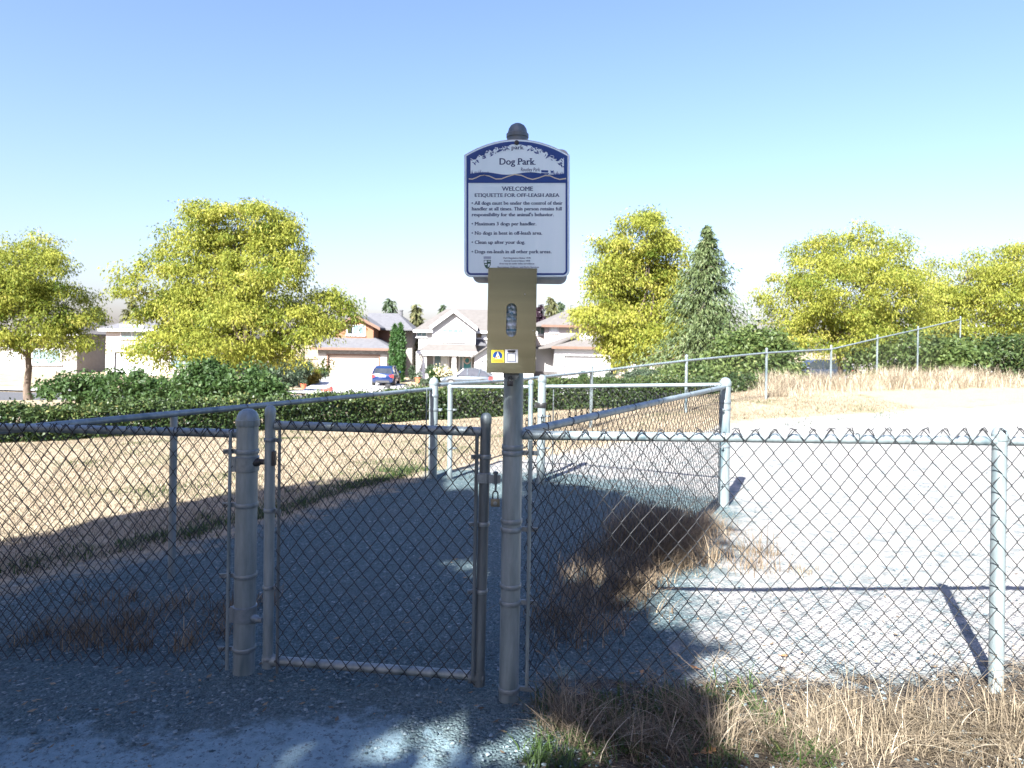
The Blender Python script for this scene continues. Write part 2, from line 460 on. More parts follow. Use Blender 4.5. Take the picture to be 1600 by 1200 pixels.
# ================================================================== FENCES
def gn(u, v, s):
    return np.sin(u*7.3+v*3.1+s)*.5+np.sin(u*3.7-v*9.2+1.7*s)*.35+np.sin(u*15.1+v*12.3+.6*s)*.3
def chain_link(name, parent, A, B, H, dw, dh, r, off, n=4, jit=.006, top='twist', lift=.0, m=None, tops=None):
    """woven wire between the ground points A and B (x,y,z); off = offset vector to the side of the rail"""
    A = np.array(A,float); B = np.array(B,float); off = np.array(off,float)
    e = B-A; L = np.linalg.norm(e[:2]); e /= L
    nrm = np.array([-e[1],e[0],0]); nrm /= np.linalg.norm(nrm)
    if nrm@off < 0: nrm = -nrm
    K = int(2*L/dw); dw = 2*L/K
    rows = int(round((H-lift)/(dh/2))); hh = (H-lift)/rows
    k = np.arange(K)[:,None]; jj = np.arange(rows+1)[None,:]
    side = (k+jj)%2
    s0 = rnd.uniform(0,9)
    ue = (k+side)*dw/2; ve = H - jj*hh + 0*k
    # neighbours share an extreme, so the disturbance is a function of place
    du = gn(ue*1.0,ve,s0)*jit; dv = gn(ue*.8+3,ve*1.1,s0+2)*jit
    ue = ue+du+ (side*2-1)*r*.9; ve = ve+dv*(jj>0)
    segs = []
    for tt in (0,.1,.5,.9):
        nx = np.concatenate([ue[:,1:],ue[:,-1:]],1); nv = np.concatenate([ve[:,1:],ve[:,-1:]],1)
        sg = np.where(side==0,1.0,-1.0)
        segs.append(np.stack([ue+(nx-ue)*tt, ve+(nv-ve)*tt, sg*r*1.15*(0 if tt==0 else 1)],-1))
    P = np.stack(segs,2).reshape(K,-1,3)[:,:-3]
    W = A + P[...,0:1]*e + P[...,1:2]*np.array([0,0,1.0]) + (off + P[...,2:3]*nrm)
    V, Fc = tubes_np(W, r, n, nrm)
    if top:
        X_=[];
        for q in range(0,K+1,2):
            u = q*dw/2; p = A+e*u+np.array([0,0,H])+off
            if top=='twist':
                for sgn in (-1,1):
                    wv = rnd.uniform(.3,1.0)
                    pts = [p+e*(sgn*.028*wv)+np.array([0,0,-.030*wv-.002])+nrm*.006, p+e*(sgn*.012)+np.array([0,0,-.007])+nrm*.007,
                           p+e*rnd.uniform(-.004,.004)+np.array([0,0,.004])+nrm*.004, p-e*sgn*.008+np.array([0,0,rnd.uniform(-.008,.012)])+nrm*.006, p-e*sgn*rnd.uniform(.012,.022)+np.array([0,0,rnd.uniform(-.02,.012)])+nrm*.008]
                    X_.append(pts)
            elif rnd.random()<.75:
                for sgn in (-1,1):
                    h_ = rnd.uniform(.018,.034)
                    pts = [p+e*sgn*.010+np.array([0,0,-.03]), p+e*sgn*.011+np.array([0,0,h_*.55]), p+e*sgn*.002+np.array([0,0,h_]), p-e*sgn*.010+np.array([0,0,h_*.75]), p-e*sgn*.011+np.array([0,0,h_*.3])]
                    X_.append(pts)
        X_ = np.array(X_)
        V2, F2 = tubes_np(X_, r, n, nrm)
        V = np.concatenate([V,V2]); Fc = np.concatenate([Fc,F2+len(V)-len(V2)])
    return npo(name, V, Fc, m or WIRE, parent, smooth=True)

def post(parent, p, z1, r, m=GALV, cap=True, n=22, name='post', lean=(0,0), cap_mat=None):
    x,y,z0 = p
    top = (x+lean[0], y+lean[1], z1)
    mb = MB(); mb.tube([(x,y,z0-.12),(x,y,z0),((x+top[0])/2,(y+top[1])/2,(z0+z1)/2),top], r, n); mb.build(name, m, parent, smooth=True)
    if cap:
        k = MB(); R_ = r*1.09
        k.lathe(top, [(R_,-.032),(R_*1.02,-.030),(R_*1.02,-.002),(R_*.96,.0),(R_*.95,.004),(R_*.9,.35*r),(R_*.72,.72*r),(R_*.42,.95*r),(R_*.1,1.03*r)], n)
        k.build('post_cap', cap_mat or m, parent, smooth=True)
def rail(parent, a, b_, r=.021, m=GALV, name='top_rail', joints=()):
    a = Vector(a); b_ = Vector(b_)
    mb = MB(); mb.tube([a, a.lerp(b_,.33), a.lerp(b_,.66), b_], r, 16)
    for t_ in joints:
        p = a.lerp(b_, t_); d = (b_-a).normalized()
        mb.tube([p-d*.002, p+d*.002], r*1.06, 16)
    return mb.build(name, m, parent, smooth=True)
def ties(parent, a, b_, r, ts):
    """thin wire ties wrapped round a rail"""
    a=Vector(a); b_=Vector(b_); d=(b_-a).normalized(); s=d.cross(Vector((0,0,1))).normalized(); u=s.cross(d)
    for t_ in ts:
        p=a.lerp(b_,t_); mb=MB()
        mb.tube([p+(s*math.cos(q)+u*math.sin(q))*(r+.002)+d*(.006*math.sin(q)) for q in np.linspace(0,2*math.pi,15)], .0018, 5)
        mb.build('tie_wire', WIRE, parent, smooth=True)
def band(parent, p, r, d, ear=.055, h=.021, m=ZINC, bolt=True, name='tension_band'):
    """a flat ring round a post with an ear in direction d"""
    p=Vector(p); d=Vector(d).normalized(); s=d.cross(Vector((0,0,1))).normalized()
    mb=MB(); R_=r+.0035
    mb.lathe(p,[(R_,-h/2),(R_+.0012,-h/2+.002),(R_+.0012,h/2-.002),(R_,h/2)],24)
    if ear:
        for sg in (-1,):
            q=[p+s*(sg*.004)+d*(r*.75)-s*.0035, p+s*(sg*.004)+d*(r+ear)-s*.0035, p+s*(sg*.004)+d*(r+ear)+s*.0035, p+s*(sg*.004)+d*(r*.75)+s*.0035]
            mb.prism([v-Vector((0,0,h/2)) for v in q],(0,0,h))
            if r>.03:   # the strap leaves the post on its near face
                fr=p+Vector((0,-1,0))*(r+.002)
    o=mb.build(name,m,parent,smooth=True)
    if ear and bolt:
        k=MB(); c_=p+d*(r+ear*.8)
        k.tube([c_-s*.014,c_+s*.014],.006,8); k.build('bolt',GALV_OLD,o,smooth=True)
    return o
def bar(parent, a, b_, r=.007, m=GALV_OLD, name='tension_bar'):
    mb=MB(); mb.tube([a,b_],r,8); return mb.build(name,m,parent,smooth=True)

FY = 3.05
zp0 = 0.0
pole_x = X(803.5, FY)
# ---- the post that carries the sign
RP = .0448
sp = thing('sign_post','tall galvanised post beside the gate carrying the park sign and bag dispenser','sign post',(pole_x,FY,0))
ptop = Z(811,212,FY)
mb=MB(); mb.tube([(pole_x,FY,-.15),(pole_x,FY,.0),(pole_x,FY,.7),(pole_x,FY,1.4),(pole_x,FY,ptop)],RP,28); mb.build('pole',GALV,sp,smooth=True)
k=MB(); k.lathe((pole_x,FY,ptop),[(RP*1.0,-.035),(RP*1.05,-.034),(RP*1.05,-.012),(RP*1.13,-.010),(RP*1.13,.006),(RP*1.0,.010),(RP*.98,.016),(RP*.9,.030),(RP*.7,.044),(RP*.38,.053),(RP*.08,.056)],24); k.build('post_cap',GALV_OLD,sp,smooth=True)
rx=Vector((1,0,0))
for py,e_ in ((698,0),(707,.075),(813,0),(826,.075),(914,0),(940,.075),(1075,.07)):
    band(sp,(pole_x,FY,Z(800,py,FY)),RP,(1,-.12 if e_ else 0,0),e_)
# ---- front fence on the right
fr = thing('chain_link_fence','chain link fence panel running right from the tall sign post, weeds along its foot','fence',(pole_x+1.2,FY,gz(1.2,FY)))
PX2=2.22
za = Z(830,680,FY); zb = za+.012
tb_x = X(826.5,FY-.03,860)
rail(fr,(pole_x+RP*.9,FY,za-.0),(PX2+1.6,FY,zb),joints=(.55,))
mesh_off=(0,-.027,0)
chain_link('chain_link',fr,(tb_x-.012,FY,.05),(PX2+1.6,FY,.12),za-.05+.0245,.0845,.1005,.0021,mesh_off,5,.0105)
bar(fr,(tb_x,FY-.027,.075),(tb_x,FY-.027,za-.02),.0085,GALV)
post(fr,(PX2,FY+.0,gz(PX2,FY)),zb+.03,.030)
ties(fr,(pole_x+RP,FY,za),(PX2,FY,zb),.021,(.17,.42,.7,.93))

# ---- gate post on the left, front fence on the left
L = wp(381,1052,3.26); LX,LY=L.x,3.26
RL=.0505
gp = thing('gate_post','thick galvanised gate post with domed cap at the left of the front gate','gate post',(LX,LY,0))
ltop=Z(386,655,LY)
post(gp,(LX,LY,-.0),ltop,RL,name='pole',n=28)
for py,e_ in ((705,.06),(788,.06),(898,.07),(1012,.07)):
    band(gp,(LX,LY,Z(384,py,LY)),RL,(-1,-.12,0),e_)
# hinge straps
for py,h_ in ((724,.072),(957,.075)):
    z_=Z(384,py,LY); hb=MB()
    hb.lathe((LX,LY,z_),[(RL+.003,-h_/2),(RL+.0065,-h_/2+.002),(RL+.0065,h_/2-.002),(RL+.003,h_/2)],28)
    hb.box((LX-RL-.016,LY-.03,z_-h_/2),(LX-RL+.004,LY-.02,z_+h_/2))
    o=hb.build('hinge_strap',ZINC,gp,smooth=True)
    hk=MB(); s_= .018 if py==724 else -.05
    hk.tube([(LX+RL*.7,LY-.02,z_+s_*.3),(LX+RL+.014,LY-.012,z_+s_*.6)],.020,14); hk.tube([(LX+RL+.014,LY-.012,z_+s_*.6),(LX+RL+.038,LY-.012,z_+s_*.6)],.014,12)
    hk.build('hinge_pin',DARKMETAL if py==724 else ZINC,o,smooth=True)
fl = thing('chain_link_fence','short chain link panel between the thick gate post and the left corner post','fence',(LX-.8,LY,0))
CLX,CLY=-2.86,3.38
zl=Z(345,677,LY)
rail(fl,(LX-RL*.9,LY,zl),(CLX,CLY,zl+.0),)
tx=X(357,LY-.03,850)
chain_link('chain_link',fl,(tx+.008,LY,.02),(CLX,CLY,.02),zl-.02+.0245,.064,.086,.0021,(0,-.028,0),5,.010)
bar(fl,(tx,LY-.027,.03),(tx,LY-.027,zl+.01),.0085,GALV)
ties(fl,(LX-RL,LY,zl),(CLX,CLY,zl),.021,(.2,.6))

# ---- front gate
ga = thing('gate','closed chain link gate with a latch between the thick gate post and the sign post','gate',((wp(420,1040,3.22).x+wp(750,1070,3.085).x)/2,3.15,.05))
g0b=wp(418.5,1042,3.22); g0t=wp(422.5,640,3.22); g1b=wp(748.5,1070,3.085); g1t=wp(759.5,652,3.085)
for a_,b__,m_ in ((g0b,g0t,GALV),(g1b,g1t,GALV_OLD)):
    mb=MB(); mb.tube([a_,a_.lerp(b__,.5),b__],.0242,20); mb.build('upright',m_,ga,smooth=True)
    k=MB(); k.lathe(b__,[(.0258,-.03),(.0262,-.028),(.0262,-.002),(.025,0),(.022,.010),(.014,.018),(.003,.0205)],18); k.build('post_cap',m_,ga,smooth=True)
def on(a_,b__,t_): return a_.lerp(b__,t_)
r0t=wp(431,664.5,3.22); r1t=wp(752,674.5,3.085); r0b=wp(428,1032,3.22); r1b=wp(742,1056,3.085)
rail(ga,r0t,r1t,.0212); rail(ga,r0b,r1b,.0212,name='bottom_rail')
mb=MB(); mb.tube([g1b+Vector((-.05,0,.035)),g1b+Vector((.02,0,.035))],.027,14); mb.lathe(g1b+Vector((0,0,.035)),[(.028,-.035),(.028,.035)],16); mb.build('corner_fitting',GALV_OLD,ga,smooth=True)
mb=MB(); mb.tube([g0b+Vector((-.02,0,.035)),g0b+Vector((.06,0,.03))],.026,14); mb.lathe(g0b+Vector((0,0,.03)),[(.0275,-.03),(.0275,.03)],16); mb.build('corner_fitting',GALV,ga,smooth=True)
dg=(g1b-g0b).normalized(); ng=Vector((dg.y,-dg.x,0)).normalized()
bA=wp(433.5,1045,3.19); bB=wp(741.5,1065,3.06)
bar(ga,wp(433,1052,3.19),wp(437,672,3.19),.0075,GALV_OLD); bar(ga,wp(738.5,1062,3.06),wp(745.5,678,3.06),.0085,GALV_OLD)
ca=wp(433,1040,3.215); cb=wp(742,1066,3.09); ht=(r0t.z+r1t.z)/2+.0245
chain_link('chain_link',ga,(ca.x,ca.y,ca.z-.005),(cb.x,cb.y,ca.z-.005+(r1t.z-r0t.z)),r0t.z+.0245-ca.z+.005,.0695,.0880,.0021,tuple(ng*.029),5,.0085)
for py in (687,797,917,1028):
    t_=(1042-py)/402; band(ga,g0b.lerp(g0t,t_),.0242,(1,-.45,0),.040,.018)
for py in (713,818,923):
    t_=(1070-py)/418; band(ga,g1b.lerp(g1t,t_),.0242,(-1,-.25,0),.042,.019)
hz=MB(); q=g0b.lerp(g0t,(1042-715)/402); hz.box((q.x+.018,q.y-.03,q.z-.035),(q.x+.034,q.y-.004,q.z+.035)); hz.build('hinge_plate',DARKMETAL,ga,bevel=.003)
# fork latch on the right upright
la=g1b.lerp(g1t,(1070-746)/418)
mb=MB(); mb.lathe(la,[(.0262,-.024),(.0285,-.022),(.0285,.022),(.0262,.024)],20)
mb.box((la.x+.02,la.y-.034,la.z-.020),(la.x+.074,la.y-.026,la.z+.018)); mb.box((la.x-.032,la.y-.036,la.z-.020),(la.x-.004,la.y-.022,la.z+.020))
lt=mb.build('latch',ZINC,ga,smooth=True)
mb=MB(); mb.tube([la+Vector((.052,-.036,.028)),la+Vector((.052,-.036,-.022))],.008,10); mb.lathe(la+Vector((.052,-.036,.026)),[(.012,-.003),(.012,.006),(.008,.009)],12); mb.build('bolt',GALV_OLD,lt,smooth=True)
BRASS=mat('dull_brass',(.12,.115,.085),(.17,.16,.12),scale=30,rough=.45,metal=.6)
def padlock(name,label,c_,s,chain=0):
    t_=thing(name,label,'padlock',c_)
    c_=Vector(c_); w=.021*s; h_=.036*s
    pts=[c_+Vector((-w*.55,0,0))]+[c_+Vector((w*.55*math.cos(q),0,.022*s+w*.55*math.sin(q))) for q in np.linspace(math.pi,0,8)]+[c_+Vector((w*.55,0,0))]
    mb=MB(); mb.tube(pts,.0032*s,8); mb.build('shackle',DARKMETAL,t_,smooth=True)
    mb=MB(); mb.box((c_.x-w,c_.y-.009*s,c_.z-h_),(c_.x+w,c_.y+.009*s,c_.z)); mb.build('body',BRASS if chain else DARKMETAL,t_,bevel=.004*s)
    mb=MB(); mb.lathe((c_.x,c_.y-.0095*s,c_.z-h_*.55),[(.009*s,.001),(.009*s,-.001),(.006*s,-.002)],14,'y'); mb.build('face_plate',ZINC if chain else DARKMETAL,t_,smooth=True)
    if chain:
        mb=MB(); mb.tube([c_+Vector((0,0,.03*s)),c_+Vector((.001,0,.03*s+chain*.5)),c_+Vector((0,0,.03*s+chain))],.005,8); mb.build('chain',GALV_OLD,t_,smooth=True)
    return t_
padlock('padlock','brass padlock hanging under the latch of the front gate',tuple(la+Vector((.052,-.036,-.088))),1.0,.055)

# ---- angled fence from the sign post back to the corner post
C=wp(1130.5,792,6.85); CX,CY=C.x,6.85; ctop=Z(1132,598,CY)
pc = thing('chain_link_fence','chain link fence slanting back from the sign post to the far corner post','fence',(1.1,5.0,0))
post(pc,(CX,CY,gz(CX,CY)),ctop,.0535,name='corner_post',n=24)
zc=Z(1120,604,CY); a_=Vector((pole_x+.03,FY+.04,za+.005)); b__=Vector((CX-.02,CY-.035,zc))
rail(pc,a_,b__,joints=(.42,))
dd=(b__-a_).normalized(); nl=Vector((-dd.y,dd.x,0)).normalized()
chain_link('chain_link',pc,(a_.x+dd.x*.12,a_.y+dd.y*.12,.02),(b__.x-dd.x*.06,b__.y-dd.y*.06,.02),1.215,.080,.096,.0021,tuple(nl*.026),4,.008,'loop')
ties(pc,a_,b__,.021,(.06,.13,.21,.36,.5,.68,.85))
for z_ in (.25,.62,1.0): band(pc,(CX,CY,z_),.0535,(-dd.x,-dd.y,0),.06)
band(pc,(CX,CY,Z(1132,628,CY)),.0535,(1,0,0),0,.03)
bp_=Vector((CX,CY,0))-Vector((dd.x,dd.y,0))*.12+nl*.026
bar(pc,(bp_.x,bp_.y,.05),(bp_.x,bp_.y,1.2))

# ---- back of the pen: two gate posts, gate, fence to the corner post
B1=(X(848,7.6),7.6,gz(X(848,7.6),7.6)); B0=(X(679,7.9),7.9,gz(X(679,7.9),7.9))
b1t=Z(848,592,7.6); b0t=Z(681,597,7.9)
bg1=thing('gate_post','far gate post seen just right of the sign post, dappled with shade','gate post',B1)
post(bg1,B1,b1t,.046,name='pole'); 
for py in (650,700): band(bg1,(B1[0],B1[1],Z(846,py,7.6)),.046,(1,-.1,0),.05)
band(bg1,(B1[0],B1[1],Z(846,633,7.6)),.046,(-1,-.1,0),.04,.06,DARKMETAL)
bg0=thing('gate_post','far sunlit gate post where the left side fence meets the far gate','gate post',B0)
post(bg0,B0,b0t,.052,name='pole')
for py in (618,640,668,700): band(bg0,(B0[0],B0[1],Z(679,py,7.9)),.052,(1,-.1,0),0 if py!=640 else .05,.03)
bk=thing('chain_link_fence','chain link fence across the back of the pen to the corner post','fence',((B1[0]+CX)/2,7.2,0))
zb1=Z(860,604,7.6)
rail(bk,(B1[0]+.04,B1[1],zb1),(CX-.04,CY,zc+.02),.020)
chain_link('chain_link',bk,(B1[0]+.12,B1[1],B1[2]),(CX-.08,CY,.03),1.10,.078,.095,.0020,(-.006,-.025,0),3,.007,'twist')
bar(bk,(B1[0]+.13,B1[1]-.02,B1[2]+.05),(B1[0]+.13,B1[1]-.02,zb1))
bar(bk,(B1[0]+.05,B1[1],B1[2]+.02),(CX-.05,CY,.04),.003,WIRE,'bottom_wire')
bgt=thing('gate','far chain link gate at the back of the pen, half hidden by the sign post','gate',(0,7.72,.05))
h0b=wp(702.5,750,7.84); h0t=wp(703.5,603,7.84); h1b=wp(828,762,7.64); h1t=wp(829.5,596,7.64)
for a1,b1_ in ((h0b,h0t),(h1b,h1t)):
    mb=MB(); mb.tube([a1,b1_],.030 if a1 is h0b else .028,14); mb.build('upright',GALV,bgt,smooth=True)
    k=MB(); k.lathe(b1_,[(.033,-.03),(.033,-.002),(.026,.012),(.004,.022)],14); k.build('post_cap',GALV,bgt,smooth=True)
rail(bgt,wp(706,604.5,7.83),wp(826,604.5,7.65),.020)
rail(bgt,wp(702,757,7.83),wp(827,770,7.65),.020,name='bottom_rail')
chain_link('chain_link',bgt,wp(706,755,7.83),wp(826,766,7.65),1.10,.072,.09,.0019,(0,-.024,0),3,.006,'twist')
for py in (640,700): band(bgt,wp(703,py,7.84),.030,(1,-.2,0),.05)

# ---- left side fence
ls=thing('chain_link_fence','chain link fence along the left side of the pen in front of the dry lawn','fence',(-1.9,5.6,0))
zs0=Z(676,607.5,7.9); zs1=Z(320,642,4.8)
sA=Vector((B0[0]-.03,B0[1]-.04,zs0)); sB=Vector((CLX,CLY,zl+.01)); sM=Vector((X(320,4.8),4.8,zs1))
tM=(sA.y-4.8)/(sA.y-sB.y); sB.z=sA.z+(sM.z-sA.z)/tM; sB.x=sA.x+(sM.x-sA.x)/tM
CLX2=sB.x
rail(ls,sA,sB,.0215,joints=(.12,.42,.55))
post(ls,(sB.x,sB.y,0),sB.z+.06,.044,name='corner_post')
mp=sA.lerp(sB,.735); post(ls,(mp.x,mp.y,gz(mp.x,mp.y)),mp.z-.02,.024,cap=False)
chain_link('chain_link',ls,(sA.x-.02,sA.y-.1,gz(sA.x,sA.y)),(sB.x,sB.y,.02),1.12,.078,.095,.0020,(-.022,.01,0),4,.007,'twist')
ties(ls,sA,sB,.0215,(.1,.25,.4,.5,.6))
bar(ls,(sA.x-.03,sA.y-.14,.05),(sA.x-.03,sA.y-.14,1.1))

# ---- outer fence on the hedge side, climbing to the right
of=thing('chain_link_fence','long outer chain link fence in front of the hedge climbing to the right','fence',(2.5,13,.1))
OP=[(-.86,8.0)]+[(X(x_,y_),y_) for x_,y_ in ((803,9.9),(925,12.3),(1073,14.2),(1198,16.9))]+[(9.5,20.0),(12.5,23.0),(16,26.5),(20,30)]
OZ=[Z(690,601.5,8.0),Z(800,594,9.9),Z(925,581,12.3),Z(1073,563.5,14.2),Z(1198,551.5,16.9)]
OZ+=[CAM_Z-(3.0-4)*20/F+.02,2.05,2.5,3.1]
for i_ in range(len(OP)):
    p=OP[i_]
    if i_: post(of,(p[0],p[1],gz(*p)-.05),OZ[i_]+.10,.030,cap=True,n=12)
    if i_<len(OP)-1:
        q=OP[i_+1]
        rail(of,(p[0],p[1],OZ[i_]),(q[0],q[1],OZ[i_+1]),.024)
        zg0=gz(*p); zg1=gz(*q); Hh=min(OZ[i_]-zg0,OZ[i_+1]-zg1)
        chain_link('chain_link',of,(p[0],p[1],OZ[i_]-Hh+.03),(q[0],q[1],OZ[i_+1]-Hh+.03),Hh-.02,.10,.12,.0016,(.01,-.026,0),3,.006,None)

# ================================================================== PARK SIGN
YS = FY-RP-.006          # face of the sign
WHITE_SIGN=mat('sign_white',(.66,.79,.81),(.74,.85,.86),scale=1.2,rough=.32,stretch=(7,7,.8))
BLUE_SIGN=mat('sign_blue',(.005,.040,.19),(.006,.048,.22),scale=5,rough=.35)
INK=mat('sign_ink',(.005,.032,.11),(.006,.036,.13),scale=5,rough=.4)
CREAM=mat('sign_cream',(.62,.58,.42),scale=5,rough=.4)
GREEN_INK=mat('crest_green',(.02,.09,.06),scale=5,rough=.4)
ALU=mat('sign_aluminium',(.30,.31,.32),(.40,.41,.42),scale=12,rough=.4,metal=.6,bump=.05)
def sg(u,v,layer=0): 
    p=wp(700+u/4.614, 180+v/4.614, YS); p.y=YS-.0030-.0006*layer; return p
def sign_outline(ins, n=12):
    """outline of the board, inset by ins (crop pixels)"""
    x0,x1=118+ins,876-ins; yb=1168-ins; r=max(50-ins,12); ys=288+ins*.55; yt=175+ins
    pts=[]
    for k in range(9):
        a=math.pi/2*k/8; pts.append((x0+r-r*math.sin(a) if False else x0+r-r*math.cos(math.pi/2-a), yb-r+r*math.sin(math.pi/2-a)))
    # left side up to the shoulder, the arch, right side
    out=[(x0,yb-r),(x0,ys)]
    for k in range(1,24):
        s_=k/24; out.append((x0+(x1-x0)*s_, yt+(ys-yt)*(2*s_-1)**2))
    out+=[(x1,ys),(x1,yb-r)]
    for k in range(1,9):
        a=math.pi/2*k/8; out.append((x1-r+r*math.cos(a), yb-r+r*math.sin(a)))
    for k in range(0,8):
        a=math.pi/2+math.pi/2*k/8; out.append((x0+r+r*math.cos(a), yb-r+r*math.sin(a)))
    return out
st=thing('park_sign','white and blue arched dog park sign board facing the gate','sign',(pole_x,YS,sg(0,1168).z))
mb=MB(); mb.prism([sg(u,v) for u,v in sign_outline(0)],(0,.004,0)); mb.build('board',WHITE_SIGN,st)
# thin aluminium edge round the board
o_=sign_outline(0); i__=sign_outline(4)
def ring(name,a_,b__,layer,m,parent):
    n=len(a_); vs=[sg(*q,layer) for q in a_]+[sg(*q,layer) for q in b__]
    mb=MB(); mb.add(vs,[(k,(k+1)%n,(k+1)%n+n,k+n) for k in range(n)]); return mb.build(name,m,parent)
ring('edge',o_,i__,.5,ALU,st)
ring('border',sign_outline(15),sign_outline(29),1,BLUE_SIGN,st)
def flat(name,polys,layer,m,parent):
    mb=MB()
    for p in polys: mb.add([sg(*q,layer) for q in p],[tuple(range(len(p)))])
    return mb.build(name,m,parent)
so=sign_outline(22)
top=[q for q in so if q[1]<400]
top.sort(key=lambda q:q[0])
head=[(147,490)]+[(147,300)]+top[1:-1]+[(847,300),(847,490)]
flat('header_panel',[head],2,BLUE_SIGN,st)
# pale window in the header with a ragged leafy top and a wavy lower edge
r2=random.Random(3)
win=[]
for k in range(0,35):
    s_=k/34; u=163+672*s_; 
    arch=205+105*(2*s_-1)**2
    rag=(18*abs(math.sin(k*2.1))+r2.uniform(0,26))*(.35+abs(2*s_-1)**1.2)*.9 if .02<s_<.98 else 0
    win.append((u,arch+rag))
low=[]
for k in range(0,41):
    s_=k/40; u=835-672*s_
    base=422+9*math.sin((u-150)/330*2*math.pi+2.6)
    low.append((u,base))
# grass blades stick up into the window at both ends
def spike(u0,u1,n,hmax):
    out=[]
    for k in range(n):
        u=u0+(u1-u0)*k/n; du=(u1-u0)/n; h_=r2.uniform(.4,1)*hmax
        out+=[[(u,436),(u+du*.5+r2.uniform(-5,5),424-h_),(u+du*1.1,436)]]
    return out
flat('header_window',[win+low],3,WHITE_SIGN,st)
gr=spike(165,240,11,34)+spike(236,305,9,22)+spike(760,832,13,22)
flat('grass_mark',gr,4,BLUE_SIGN,st)['kind']='stuff'
lv=[]
for k in range(150):
    s_=r2.random(); s_= s_*.42 if r2.random()<.5 else 1-s_*.42
    u=165+668*s_; v=205+105*(2*s_-1)**2+r2.random()**1.4*(36+42*abs(2*s_-1)); a=r2.uniform(0,6.28); l=r2.uniform(7,17); w=l*.42
    if 440<u<560 and v>222: continue
    lv.append([(u-l*math.cos(a),v-l*math.sin(a)),(u-w*math.sin(a)*.8,v+w*math.cos(a)*.8),(u+l*math.cos(a),v+l*math.sin(a)),(u+w*math.sin(a)*.8,v-w*math.cos(a)*.8)])
for q_,p in enumerate(lv):
    pass
mb=MB()
for q_,p in enumerate(lv): mb.add([sg(*q,4+.01*q_) for q in p],[(0,1,2,3)])
mb.build('leaf_mark',BLUE_SIGN,st)['kind']='stuff'
# bench and dog silhouettes
flat('bench_mark',[[(672,398),(722,400),(722,416),(672,414)],[(670,418),(730,420),(730,426),(670,424)],[(676,424),(682,424),(682,434),(676,434)],[(712,424),(718,424),(718,434),(712,434)]],4,BLUE_SIGN,st)
flat('dog_mark',[[(738,398),(746,404),(756,403),(762,399),(761,412),(758,430),(754,430),(753,416),(746,416),(744,430),(740,430),(740,412)]],4,BLUE_SIGN,st)
# the wavy line under the window
wl=[];W_=[(150,461),(175,463),(205,452),(235,437),(265,433),(300,442),(345,462),(385,461),(430,444),(480,429),(530,436),(575,456),(610,465),(650,455),(700,437),(735,439),(770,455),(805,465),(850,458)]
for u,v in W_: wl.append((u,v-4))
flat('wave_line',[wl+[(u,v+4) for u,v in reversed(W_)]],4,CREAM,st)
mb=MB(); q=sg(495,200,0); mb.lathe((q.x,q.y-.001,q.z),[(.0105,.004),(.0105,-.004),(.008,-.007),(.002,-.008)],16,'y'); mb.build('bolt',DARKMETAL,st,smooth=True)
q=sg(497,1150,0)

def text(body,u0,u1,vtop,vbase,layer,m,parent,serif=True,bold=.018,name='lettering',shear=0):
    cu=bpy.data.curves.new('lettering','FONT'); cu.body=body; cu.size=1; cu.offset=0; cu.resolution_u=3; cu.shear=shear
    to=bpy.data.objects.new('lettering',cu); COL.objects.link(to); bpy.context.view_layer.update()
    me=bpy.data.meshes.new_from_object(to); COL.objects.unlink(to); bpy.data.objects.remove(to); bpy.data.curves.remove(cu)
    V=np.array([v.co[:] for v in me.vertices]); 
    vs=[(v[0],v[1]) for v in V]; fs=[tuple(p.vertices) for p in me.polygons]
    if serif:
        cnt={}
        for p in me.polygons:
            vv=list(p.vertices)
            for k in range(len(vv)):
                e=tuple(sorted((vv[k],vv[(k+1)%len(vv)]))); cnt[e]=cnt.get(e,0)+1
        ext=[]
        for (a_,b__),c_ in cnt.items():
            if c_!=1: continue
            pa,pb=V[a_],V[b__]
            if abs(pa[1]-pb[1])<.002 and .05<abs(pa[0]-pb[0])<.20:
                y=pa[1]
                for lev in (0,.5,.52,.545,.69,.7,.71,.73,-.2):
                    if abs(y-lev)<.045:
                        x0,x1=min(pa[0],pb[0]),max(pa[0],pb[0]); up=1 if lev in (0,-.2) else -1
                        w_=(x1-x0)*.8; ext.append((x0-w_,x1+w_,y,y+up*.06)); break
        for x0,x1,y0,y1 in ext:
            n=len(vs); vs+=[(x0,min(y0,y1)),(x1,min(y0,y1)),(x1,max(y0,y1)),(x0,max(y0,y1))]; fs.append((n,n+1,n+2,n+3))
    bpy.data.meshes.remove(me)
    nb=len(vs); v0_=list(vs); f0_=list(fs); bw=bold*3.0+.016
    for c_,(dx_,dy_) in enumerate(((bw,0),(bw*.5,.012))):
        vs=vs+[(x_+dx_,y_+dy_) for x_,y_ in v0_]; fs=fs+[tuple(q_+nb*(c_+1) for q_ in f_) for f_ in f0_]
    xs=[v[0] for v in vs]; xa,xb=min(xs),max(xs)
    out=[]
    for k,(x_,y_) in enumerate(vs):
        u=u0+(x_-xa)/(xb-xa)*(u1-u0); v=vbase-(y_/.70)*(vbase-vtop)
        out.append(sg(u,v,layer+.25*(k//nb)+(.12 if (k%nb)>=len(V) else 0)))
    mb=MB(); mb.add(out,fs)
    return mb.build(name,m,parent)
B_='\u2022 '
text('park',455,550,220,248,4,INK,st,True,.01)
text('Dog Park',371,632,312,359,4,INK,st,True,.012)
text('Routley Park',525,663,380,407,4,INK,st,False,.0,shear=.12)
text('WELCOME',385,613,516,546,1,INK,st,True,.012)
text('ETIQUETTE FOR OFF-LEASH AREA',193,805,565,590,1,INK,st,True,.012)
